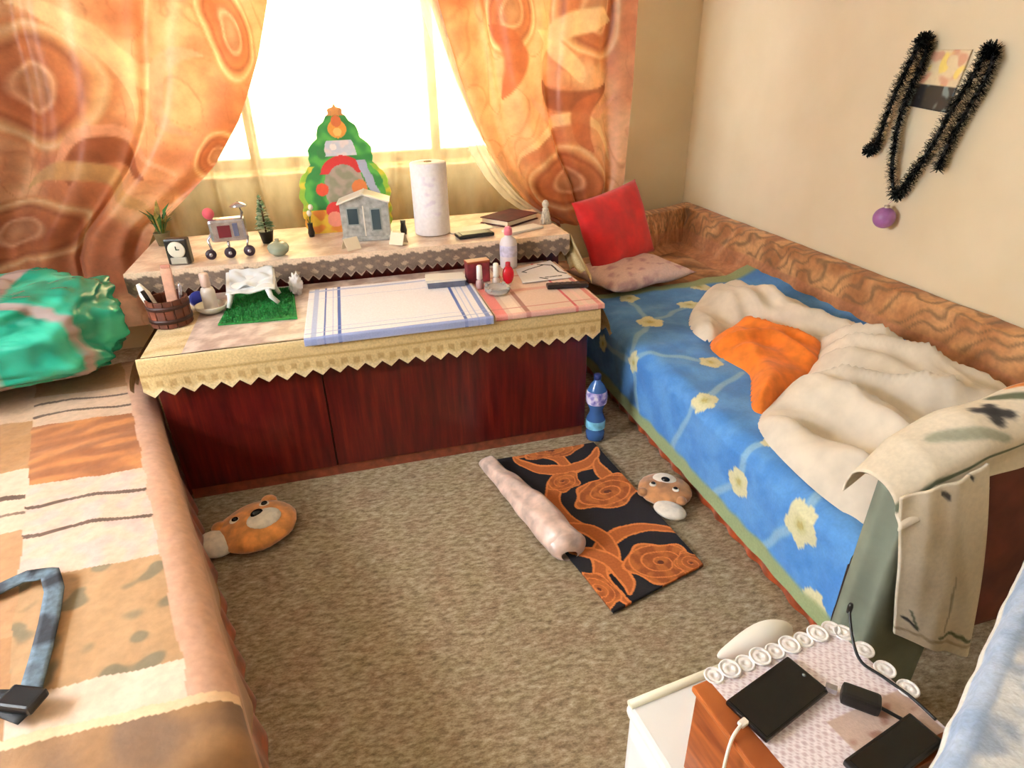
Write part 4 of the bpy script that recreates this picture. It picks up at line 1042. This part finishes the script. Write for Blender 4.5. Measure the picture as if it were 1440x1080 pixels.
t = thing('cream_jar', 'small blue and white jar lying between the tub and the white bottle', 'jar', (-0.655, 2.88, ZL + 0.03)); t.rotation_euler = (1.2, 0, 0.5)
MB().lathe([(0, -0.028), (0.030, -0.028), (0.032, -0.02), (0.032, 0.012), (0, 0.012)], n=22).out('pot', plain('jar_white', (206, 214, 232), 0.3), t)
MB().lathe([(0.0325, 0.0), (0.034, 0.004), (0.034, 0.028), (0.030, 0.032), (0, 0.032)], n=22).out('lid', plain('jar_blue', (34, 44, 138), 0.3), t)
t = thing('lotion_bottle', 'white lotion bottle standing on a round white dish', 'bottle', (-0.585, 2.78, ZL + 0.012))
MB().lathe([(0, 0), (0.026, 0), (0.029, 0.006), (0.029, 0.08), (0.024, 0.095), (0.013, 0.102), (0, 0.102)], n=24).out('body', plain('lotion_white', (222, 212, 206), 0.35), t)
MB().lathe([(0.017, 0.102), (0.02, 0.106), (0.019, 0.155), (0.015, 0.160), (0, 0.160)], n=20).out('cap', plain('lotion_cap', (226, 196, 182), 0.4), t)
MB().lathe([(0, 0.002), (0.04, 0.002), (0.062, 0.02), (0.066, 0.034), (0.062, 0.034), (0.055, 0.02), (0.036, 0.010), (0, 0.010)], n=30).out('saucer', plain('china_white', (228, 222, 210), 0.25), label='round white dish under the lotion bottle', cat='dish', loc=(-0.585, 2.78, ZL))

mt_ = thing('grass_mat', 'rectangle of green artificial grass on the cabinet top', 'mat', (-0.385, 2.79, ZL), 0)
M_GRASS = plain('turf_green', (24, 118, 48), 0.85, var=0.2, vscale=60)
MB().poly([(-0.155, -0.19), (0.155, -0.215), (0.125, 0.215), (-0.13, 0.205)], 0.006).out('backing', M_GRASS, mt_)
b = MB()
for i in range(2600):
    x, y = random.uniform(-0.145, 0.14), random.uniform(-0.195, 0.205); h = random.uniform(0.008, 0.014); a = random.random() * 2 * PI
    if x > 0.14 - 0.06 * (y + 0.2) + 0.005: continue
    w = Vector((math.cos(a), math.sin(a), 0)) * 0.0022; p = Vector((x, y, 0.005)); tp = p + Vector((random.uniform(-1, 1) * 0.005, random.uniform(-1, 1) * 0.005, h))
    b.b.faces.new([b.b.verts.new(p - w), b.b.verts.new(p + w), b.b.verts.new(tp)])
tag(b.out('grass_blades', M_GRASS, mt_), kind='stuff')
# white figure-like folded cloth on the mat: a small white bench-shaped napkin holder
t = thing('napkin_holder', 'low white tray on curved feet standing on the green grass mat', 'holder', (-0.415, 2.81, ZL + 0.013), 0.02)
M_WP = plain('white_plastic', (226, 226, 226), 0.4)
def seat_f(u, v):
    x = lerp(-0.10, 0.10, u); y = lerp(-0.05, 0.09, v); return (x, y, 0.065 + 0.05 * v ** 1.5 + 0.012 * nz(u * 3, v * 3, 6))
sheet('tray', seat_f, 30, 20, M_WP, t, thick=0.008)
sheet('napkin', lambda u, v: (lerp(-0.085, 0.095, u), lerp(-0.02, 0.085, v), 0.078 + 0.05 * v ** 1.5 + 0.014 * nz(u * 4, v * 4, 9)), 30, 20, plain('napkin_white', (214, 218, 222), 0.9, bump=0.2, vscale=40), t, thick=0.004)
for x, y, dx in ((-0.085, -0.04, -0.015), (0.07, -0.045, 0.035), (-0.085, 0.08, -0.015), (0.085, 0.08, 0.02)):
    MB().tube([(x, y, 0.07 if y < 0 else 0.11), (x + dx * 0.2, y - 0.004, 0.035), (x + dx, y - 0.012, 0.005)], [0.013, 0.011, 0.009], 10).out('leg', M_WP, t)
def crumple(q): return q * (0.62 + 0.7 * abs(noise.noise(q * 2.3 + Vector((1, 2, 3)))) + 0.3 * abs(noise.noise(q * 5)))
MB().ball((0, 0, 0), (0.036, 0.034, 0.052), fn=crumple, u=30, v=20).out('crumpled_tissue', plain('tissue_soft', (228, 222, 222), 0.95), label='crumpled white tissue between the grass mat and the striped towel', cat='tissue', loc=(-0.238, 2.90, ZL + 0.047))

t = thing('note_box', 'flat dark box with white papers on top behind the striped towel', 'box', (0.43, 2.79, ZO + 0.012), -0.08)
MB().box((0, 0, 0.014), (0.17, 0.10, 0.028), bev=0.003).out('box', plain('slate_box', (92, 96, 112), 0.5, var=0.1), t)
MB().box((0, 0.0, 0.031), (0.18, 0.11, 0.004), rz=0.03).box((-0.004, 0.004, 0.036), (0.175, 0.105, 0.003), rz=-0.05).out('papers', plain('paper_grey', (224, 220, 214), 0.7), t)

ZC2 = ZO + 0.0075
t = thing('cosmetic_box', 'dark red cosmetic box behind the two white-capped bottles', 'box', (0.585, 2.80, ZC2), 0.1)
MB().box((0, 0, 0.048), (0.11, 0.055, 0.096), bev=0.006).out('box', plain('wine_red', (112, 34, 44), 0.4, var=0.25, vscale=22), t)
MB().box((0, 0, 0.099), (0.112, 0.057, 0.010), bev=0.003).out('lid', plain('rust_lid', (138, 62, 40), 0.4), t)
def polish(x, y, label, body):
    t = thing('nail_polish', label, 'bottle', (x, y, ZC2), 0, 'small white-capped bottles')
    MB().lathe([(0, 0), (0.016, 0), (0.018, 0.006), (0.018, 0.034), (0.012, 0.042), (0.009, 0.046), (0, 0.046)], n=18).out('glass', body, t)
    MB().lathe([(0.0115, 0.044), (0.014, 0.046), (0.0125, 0.104), (0.009, 0.108), (0, 0.108)], n=18).out('cap', plain('cap_white', (238, 234, 226), 0.35), t)
polish(0.572, 2.695, 'left one of the two small white-capped bottles, by the striped towel', plain('polish_pink', (198, 160, 160), 0.1, trans=0.3))
polish(0.652, 2.705, 'right one of the two small white-capped bottles, next to the red heart-shaped bottle', plain('polish_clear', (214, 200, 190), 0.1, trans=0.3))
t = thing('red_bottle', 'small glossy red perfume bottle beside the white-capped bottles', 'bottle', (0.712, 2.715, ZC2))
MB().ball((0, 0, 0.044), (0.028, 0.018, 0.044), u=22, v=14).out('flask', plain('ruby_glass', (194, 24, 40), 0.12), t)
MB().lathe([(0.010, 0.082), (0.012, 0.086), (0.011, 0.104), (0, 0.106)], n=16).out('stopper', plain('ruby_cap', (168, 30, 42), 0.3), t)
t = thing('glass_ashtray', 'faceted clear glass ashtray in front of the white-capped bottles', 'ashtray', (0.632, 2.605, ZC2))
M_ASH = plain('cut_glass', (232, 232, 232), 0.06, trans=0.7)
MB().lathe([(0, 0.0), (0.045, 0.0), (0.056, 0.012), (0.060, 0.030), (0.052, 0.031), (0.042, 0.014), (0, 0.010)], n=12).out('dish', M_ASH, t)
for i in range(4):
    a = PI / 4 + i * PI / 2; MB().ball((0.055 * math.cos(a), 0.055 * math.sin(a), 0.029), 0.010, u=10, v=6).out('rim_notch', M_ASH, t)
t = thing('spray_bottle', 'white bottle with a pink cap standing before the shelf border', 'bottle', (0.785, 2.975, ZC2))
MB().lathe([(0, 0), (0.040, 0), (0.043, 0.006), (0.043, 0.12), (0.036, 0.142), (0.018, 0.155), (0.016, 0.165), (0, 0.165)], n=28).out('body', plain('bottle_white', (224, 216, 222), 0.3), t)
MB().lathe([(0.0437, 0.06), (0.0437, 0.115)], n=28).out('label', plain('bottle_label_pale', (204, 200, 224), 0.4, var=0.1, vscale=50), t)
MB().lathe([(0.019, 0.163), (0.021, 0.166), (0.020, 0.19), (0.015, 0.203), (0, 0.206)], n=20).out('cap', plain('cap_pink', (222, 120, 140), 0.35), t)

def pad_col(u, v):
    c = (222, 218, 220)
    def ln(a, b2, w=0.022):
        return seg_d(u, v, *a, *b2)[0] < w
    P = [((0.12, 0.72), (0.30, 0.80)), ((0.30, 0.80), (0.74, 0.86)), ((0.74, 0.86), (0.90, 0.74)), ((0.90, 0.74), (0.88, 0.36)), ((0.88, 0.36), (0.98, 0.22)), ((0.12, 0.72), (0.20, 0.62)), ((0.40, 0.18), (0.52, 0.06)), ((0.60, 0.95), (0.74, 0.86)), ((0.52, 0.16), (0.84, 0.14))]
    if any(ln(a, b2) for a, b2 in P): c = (34, 32, 40)
    return c
def pad_f(u, v):
    a = Vector((0.775, 2.692)).lerp(Vector((1.02, 2.70)), u); b2 = Vector((0.80, 2.90)).lerp(Vector((1.01, 2.99)), u); p = a.lerp(b2, v); return (p.x, p.y, ZC2 + 0.004 + 0.002 * v)
sheet('note_sheet', pad_f, 90, 90, printed('sheet_print', 0.6, 0.03, 60, 0), None, pad_col, thick=0.003,
      label='white sheet with black line drawing on the checked cloth', cat='paper')
t = thing('remote_control', 'black remote control lying on the right end of the checked cloth', 'remote', (0.955, 2.582, ZC2), -0.16)
MB().box((0, 0, 0.010), (0.19, 0.046, 0.020), bev=0.006).out('body', plain('remote_black', (30, 22, 24), 0.35), t)
for i in range(6):
    for j in (-1, 0, 1): MB().box((-0.07 + i * 0.024, j * 0.012, 0.0205), (0.012, 0.007, 0.003), bev=0.001).out('button', plain('remote_button', (96, 88, 90), 0.5), t)

# ------------------------------------------------------------------ foreground: white cabinet, wooden box with doily, phones and cables
M_APP = plain('white_enamel', (246, 247, 246), 0.3, var=0.015, vscale=6)
RZ = -0.02
wc = thing('white_cabinet', 'white enamel cabinet at the lower right under the brown wooden box', 'cabinet', (0.6236, 0.5506, 0), 0.11)
MB().box((0, 0, 0.235), (0.40, 0.35, 0.45), bev=0.012).out('body', M_APP, wc)
MB().box((0, 0, 0.475), (0.41, 0.36, 0.03), bev=0.010).out('top_panel', M_APP, wc)
MB().box((-0.201, 0, 0.23), (0.012, 0.31, 0.40), bev=0.004).out('side_panel', M_APP, wc)
MB().tube([(-0.20, 0.174, 0.491), (0.0, 0.174, 0.491), (0.20, 0.174, 0.491)], 0.009, 10).out('rim', plain('rim_ivory', (226, 222, 196), 0.35), wc)
for sx in (-1, 1):
    for sy in (-1, 1): MB().lathe([(0, 0), (0.02, 0), (0.018, 0.014), (0, 0.014)], c=(sx * 0.16, sy * 0.14, 0), n=14).out('foot', M_BLK, wc)
cu = MB().ball((0, 0, 0), (0.095, 0.034, 0.034), u=32, v=16, fn=lambda q: Vector((q.x, q.y * (0.55 + 0.45 * smooth(-1, 0.6, q.x)), q.z * (0.5 + 0.5 * smooth(-1, 0.6, q.x))))).out('cushion', plain('soft_white', (240, 238, 228), 0.6), label='smooth white rounded pad along the back edge of the white cabinet', cat='pad', loc=(0.700, 0.738, 0.527))
cu.rotation_euler = (0, 0, 0.12)
k = NT('orange_wood'); nt = k.n('ShaderNodeTexNoise', Scale=7.0, Detail=5.0); k.l(k.coord((1, 1, 8)), nt.inputs['Vector'])
k.l(k.ramp(nt.outputs['Fac'], [(0.3, (120, 54, 24)), (0.55, (158, 82, 36)), (0.75, (186, 104, 48))]), k.b.inputs['Base Color']); k.b.inputs['Roughness'].default_value = 0.35
M_OW = k.m
ns = thing('wooden_box', 'brown wooden box under a white lace doily at the lower right', 'box', (0.60, 0.475, 0.491), 0.12)
def nsl(x, y): # world -> local xy
    dx, dy = x - 0.60, y - 0.475; c_, s_ = math.cos(-0.12), math.sin(-0.12); return dx * c_ - dy * s_, dx * s_ + dy * c_
for sx in (-1, 1): MB().box((sx * 0.134, 0, 0.100), (0.016, 0.22, 0.20), bev=0.002).out('side_panel', M_OW, ns)
for sy in (-1, 1): MB().box((0, sy * 0.102, 0.100), (0.252, 0.016, 0.20), bev=0.002).out('end_panel', M_OW, ns)
MB().box((0, 0, 0.203), (0.296, 0.232, 0.012), bev=0.003).out('lid', M_OW, ns)
# lace doily: cloth grid with scalloped edge; holes left between the scallops
M_DOILY = printed('white_lace', 0.85, 0.05, 200, 0.4)
dl = thing('lace_doily', 'white lace doily with scalloped edge on the brown wooden box', 'doily', (0.0, 0.0, 0.0))
DZ = 0.491 + 0.2095
def dxy(u, v):
    p = Vector((0.470, 0.572)).lerp(Vector((0.735, 0.600)), u); q = Vector((0.505, 0.375)).lerp(Vector((0.765, 0.40)), u); return p.lerp(q, v)
def doily_col(u, v):
    c = (248, 238, 243)
    if (int(u * 60) + int(v * 44)) % 3 == 0: c = (214, 192, 200)
    if 0.42 < u < 0.98 and v > 0.62: c = mix((206, 180, 168), (170, 128, 112), smooth(0.1, 0.35, nz(u * 9, v * 9, 2)))
    return c
sheet('cloth', lambda u, v: (*dxy(u, v), DZ + 0.0012 + 0.0006 * nz(u * 9, v * 9)), 80, 60, M_DOILY, dl, doily_col)
M_SC = plain('doily_white', (250, 243, 246), 0.85, var=0.05, vscale=160, bump=0.4)
def scallop(x, y, r, z):
    MB().lathe([(0, 0.0012), (r * 0.22, 0.0012), (r * 0.26, 0.0022), (r * 0.62, 0.0022), (r * 0.66, 0.0012), (r * 0.78, 0.0012), (r * 0.82, 0.003), (r * 0.96, 0.003), (r, 0.001), (r * 0.96, 0.0), (0, 0.0)], c=(x, y, z), n=22).out('scallop', M_SC, dl)
for i in range(9):
    p = dxy((i + 0.4) / 8.6, 0); scallop(p.x, p.y + 0.004, 0.0165 + 0.002 * (i % 2), DZ + 0.001 + 0.0018 * (i % 2))
for i in range(4):
    p = dxy(1, 0.05 + i * 0.2); scallop(p.x + 0.006, p.y, 0.017, DZ + 0.001 + 0.0018 * (i % 2))

pa = (Vector((0.610, 0.568)) - Vector((0.468, 0.525))); prz = math.atan2(pa.y, pa.x)
t = thing('smartphone', 'large black smartphone charging on the white doily', 'phone', (0.553, 0.5125, DZ + 0.0025), prz)
MB().box((0, 0, 0.005), (0.150, 0.076, 0.0095), bev=0.003).out('body', plain('phone_gloss', (16, 15, 17), 0.15), t)
MB().box((0, 0, 0.0100), (0.142, 0.069, 0.0012)).out('screen', plain('phone_glass', (10, 10, 12), 0.04), t)
MB().lathe([(0, 0), (0.003, 0), (0.003, 0.0008), (0, 0.0008)], c=(0.064, 0.0, 0.0104), n=12).out('camera_eye', plain('lens_grey', (120, 126, 130), 0.1), t)
M_WC = plain('cable_white', (240, 232, 222), 0.4); M_BC = plain('cable_black', (16, 15, 16), 0.45)
cw = thing('charging_cable', 'white charging cable running from the smartphone over the box edge', 'cable', (0.47, 0.48, DZ))
MB().tube(catm([rel(p, cw) for p in [(0.478, 0.489, DZ + 0.0085), (0.466, 0.484, DZ + 0.010), (0.448, 0.474, DZ + 0.004), (0.436, 0.464, DZ - 0.03), (0.430, 0.455, DZ - 0.09), (0.425, 0.44, DZ - 0.16)]], 8), 0.0026, 8).out('lead', M_WC, cw)
MB().box(rel((0.480, 0.4905, DZ + 0.0085), cw), (0.022, 0.011, 0.007), rz=prz, bev=0.002).out('plug', M_WC, cw)
t = thing('charger', 'black mains charger with a black lead lying beside the smartphone', 'charger', (0.668, 0.47, DZ + 0.002))
MB().box((0, 0, 0.013), (0.055, 0.028, 0.024), rz=-0.75, bev=0.006).out('adapter', M_BC, t)
MB().box((-0.030, 0.028, 0.012), (0.016, 0.010, 0.010), rz=-0.75).out('pins', M_SIL, t)
MB().tube(catm([rel(p, t) for p in [(0.686, 0.452, DZ + 0.014), (0.70, 0.437, DZ + 0.010), (0.714, 0.423, DZ + 0.006), (0.728, 0.408, DZ + 0.005)]], 8), 0.0028, 8).out('lead', M_BC, t)
cb = thing('black_cable', 'black cable hanging from the chair side down onto the doily edge', 'cable', (0.73, 0.5, DZ))
MB().tube(catm([rel(p, cb) for p in [(0.742, 0.592, DZ + 0.055), (0.728, 0.560, DZ + 0.028), (0.724, 0.530, DZ + 0.008), (0.738, 0.497, DZ + 0.006), (0.752, 0.455, DZ + 0.006), (0.757, 0.415, DZ + 0.006)]], 8), 0.0025, 8).out('lead', M_BC, cb)
MB().lathe([(0, 0), (0.004, 0), (0.0045, 0.014), (0.003, 0.02), (0, 0.02)], c=rel((0.742, 0.592, DZ + 0.050), cb), n=12).out('connector', M_BC, cb)
t = thing('black_tablet', 'black tablet lying on the near corner of the doily', 'tablet', (0.655, 0.390, DZ + 0.0022), 0.22)
MB().box((0, 0, 0.007), (0.15, 0.052, 0.012), bev=0.003).out('body', plain('tablet_black', (12, 11, 12), 0.3), t)
MB().box((0, 0, 0.0132), (0.136, 0.042, 0.001)).out('screen', plain('tablet_glass', (8, 8, 9), 0.12), t)

# ------------------------------------------------------------------ chair with clothes over its back
ch = thing('chair', 'dark red upholstered chair at the foot of the right bed, back to the viewer', 'chair', (1.36, 0.86, 0))
M_CHR = plain('maroon_upholstery', (92, 46, 36), 0.85, var=0.25, vscale=9, bump=0.2); M_CHW = plain('dark_chair_wood', (52, 28, 18), 0.5, var=0.15)
def CR(p): return rel(p, ch)
MB().box(CR((1.46, 0.815, 0.56)), (0.58, 0.06, 0.56), bev=0.025).out('backrest', M_CHR, ch)
MB().box(CR((1.49, 0.935, 0.40)), (0.48, 0.15, 0.09), bev=0.02).out('seat', M_CHR, ch)
for sx in (1.22, 1.70):
    for sy in (0.81, 0.985): MB().box(CR((sx, sy, 0.18)), (0.04, 0.04, 0.36), bev=0.004).out('leg', M_CHW, ch)
M_GARM = printed('blouse_print', 0.85, 0.06, 90, 0.25)
def garm_col_base(u, v, seed):
    c = mix((204, 190, 166), (222, 210, 190), smooth(-0.3, 0.3, nz(u * 3, v * 3, seed)))
    return c
def vine(c, u, v, lines, w=0.012):
    for a, b2, q in lines:
        d = seg_d(u + 0.02 * nz(u * 9, v * 9, 3), v + 0.02 * nz(u * 9, v * 9, 6), *a, *b2)[0]
        c = mix(c, q, 0.9 * smooth(w * 1.2, w * 0.5, d))
    return c
GR, DK, OG = (84, 92, 70), (44, 42, 44), (198, 112, 44)
gt = thing('printed_blouse', 'cream blouse with a dark vine print draped over the chair back', 'blouse', (1.3, 0.82, 0.9))
TOP = [(-0.9, 'v')]
def top_f(u, v):
    # u along the chair back (left to right), v from hem behind over the rail to the arched hem in front
    x = lerp(1.012, 1.76, u); crest = pw([(0, 0.800), (0.10, 0.872), (0.25, 0.915), (0.5, 0.945), (0.8, 0.965), (1, 0.955)], u)
    if v < 0.35:
        t2 = v / 0.35; y = lerp(0.912, 0.905, t2); z = lerp(crest - 0.085, crest - 0.045, t2)
    elif v < 0.65:
        a = (v - 0.35) / 0.30 * PI; y = 0.838 + 0.067 * math.cos(a); z = crest - 0.045 + 0.045 * math.sin(a)
    else:
        t2 = (v - 0.65) / 0.35; y = lerp(0.771, 0.757, t2); arch = pw([(0, 0.03), (0.08, 0.05), (0.30, 0.055), (0.55, 0.055), (1, 0.09)], u); z = crest - 0.045 - arch * t2
    y += 0.008 * nz(u * 7, v * 4, 1) + 0.010 * nz(u * 3, v * 2, 4); z += 0.012 * nz(u * 5, v * 3, 8)
    return rel((x, y, z), gt)
TL = [((0.0, 0.62), (0.2, 0.70), GR), ((0.2, 0.70), (0.45, 0.66), GR), ((0.45, 0.66), (0.75, 0.72), GR), ((0.75, 0.72), (1.0, 0.64), GR), ((0.30, 0.50), (0.36, 0.54), DK), ((0.31, 0.55), (0.35, 0.49), DK), ((0.60, 0.48), (0.95, 0.55), DK), ((0.55, 0.38), (0.9, 0.34), GR), ((0.48, 0.43), (0.58, 0.47), OG), ((0.50, 0.45), (0.57, 0.44), OG), ((0.62, 0.60), (0.66, 0.62), GR), ((0.15, 0.52), (0.3, 0.6), (150, 150, 128)), ((0.4, 0.44), (0.46, 0.50), GR), ((0.7, 0.42), (0.82, 0.46), (176, 150, 116)), ((0.40, 0.58), (0.50, 0.56), (196, 140, 92))]
def top_col(u, v):
    c = vine(garm_col_base(u, v, 1), u, v, TL, 0.020)
    return c
sheet('bodice', top_f, 110, 90, M_GARM, gt, top_col, thick=0.004)
def slv_f(u, v):
    a = Vector((1.008, 0.772, 0.800)).lerp(Vector((1.195, 0.760, 0.855)), u); b2 = Vector((1.085, 0.745, 0.42)).lerp(Vector((1.325, 0.725, 0.29)), u)
    p = a.lerp(b2, v); bow = math.sin(PI * v)
    p = p + Vector((-0.008 * bow * (1 - u), -0.022 * math.sin(PI * u) * (0.5 + 0.5 * v) - 0.012 * bow + 0.012 * nz(u * 4, v * 2, 5), 0))
    return rel(p, gt)
SLL = [((0.08, 0.82), (0.22, 0.88), DK), ((0.22, 0.88), (0.15, 0.76), GR), ((0.45, 0.90), (0.65, 0.86), GR), ((0.65, 0.86), (0.95, 0.90), GR), ((0.42, 0.03), (0.50, 0.07), DK), ((0.75, 0.02), (0.79, 0.03), DK), ((0.6, 0.5), (0.52, 0.85), (150, 140, 116)), ((0.0, 0.93), (1.0, 0.93), (168, 150, 122))]
sheet('sleeve', slv_f, 50, 90, M_GARM, gt, lambda u, v: vine(garm_col_base(u, v, 6), u, v, SLL, 0.014), thick=0.006)
def gg_f(u, v):
    # wraps round the left side of the chair back, then runs along its front
    path = [(1.10, 0.87), (1.045, 0.858), (1.03, 0.82), (1.04, 0.782), (1.10, 0.765), (1.22, 0.755)]
    t2 = u * 5; i = min(int(t2), 4); p = Vector(path[i]).lerp(Vector(path[i + 1]), t2 - i)
    z = lerp(0.79, 0.10, v); k2 = 0.5 + 0.5 * v
    return (p.x - 0.02 * v * smooth(0.7, 0.2, u) + 0.008 * math.sin(u * 15) * k2, p.y - 0.012 * math.sin(u * 11 + 1) * k2 * smooth(0.3, 0.7, u), z)
sheet('grey_skirt', gg_f, 40, 50, plain('grey_green_cloth', (118, 124, 108), 0.85, var=0.06, vscale=12, bump=0.15), None, thick=0.006,
      label='plain grey-green skirt hanging over the left side of the chair back', cat='skirt')

# ------------------------------------------------------------------ near right corner: small table under a mottled pale blue cloth
st2 = thing('side_table', 'small dark table in the lower right corner under a pale blue cloth', 'table', (0.92, 0.40, 0), 0)
ED = Vector((0.418 / 0.4716, 0.225 / 0.4716, 0)).normalized(); ND = Vector((ED.y, -ED.x, 0))
P1 = Vector((0.549, 0.267, 0))
TZ = 0.789
def tp(a, b2, z): return P1 + ED * a + ND * b2 + Vector((0, 0, z))
rzt = math.atan2(ED.y, ED.x)
def SR(p): return rel(p, st2)
MB().box(SR(tp(0.36, 0.235, TZ - 0.018)), (0.70, 0.44, 0.028), rz=rzt, bev=0.004).out('tabletop', M_CHW, st2)
for a, b2 in ((0.45, 0.05), (0.67, 0.05), (0.06, 0.42), (0.67, 0.42)):
    MB().box(SR(tp(a, b2, (TZ - 0.032) / 2)), (0.035, 0.035, TZ - 0.032), rz=rzt, bev=0.003).out('leg', M_CHW, st2)
def mott_col(u, v):
    n1 = nz(u * 9, v * 7, 1) + 0.6 * nz(u * 26, v * 20, 4)
    c = mix((166, 182, 206), (226, 230, 236), smooth(-0.35, 0.3, n1))
    if v < 0.035: return (236, 234, 228)
    if v < 0.12: c = mix(c, (148, 172, 208), 0.6)
    return c
def mott_f(u, v):
    a = lerp(-0.005, 0.73, u); s = v * 0.52 - 0.04
    z = TZ + 0.002 + 0.003 * nz(u * 6, v * 5, 2); bb = s
    if s < 0.012: z -= (0.012 - s) * 1.0; bb = 0.0 + s * 0.25
    p = tp(a, bb - 0.004 + 0.004 * nz(u * 15, 0.5, 9), z); return p
sheet('mottled_cloth', mott_f, 120, 80, printed('mottled_towelling', 0.95, 0.10, 120, 0.6), None, mott_col, thick=0.006,
      label='pale blue and white mottled cloth with a white hem in the lower right corner', cat='cloth')
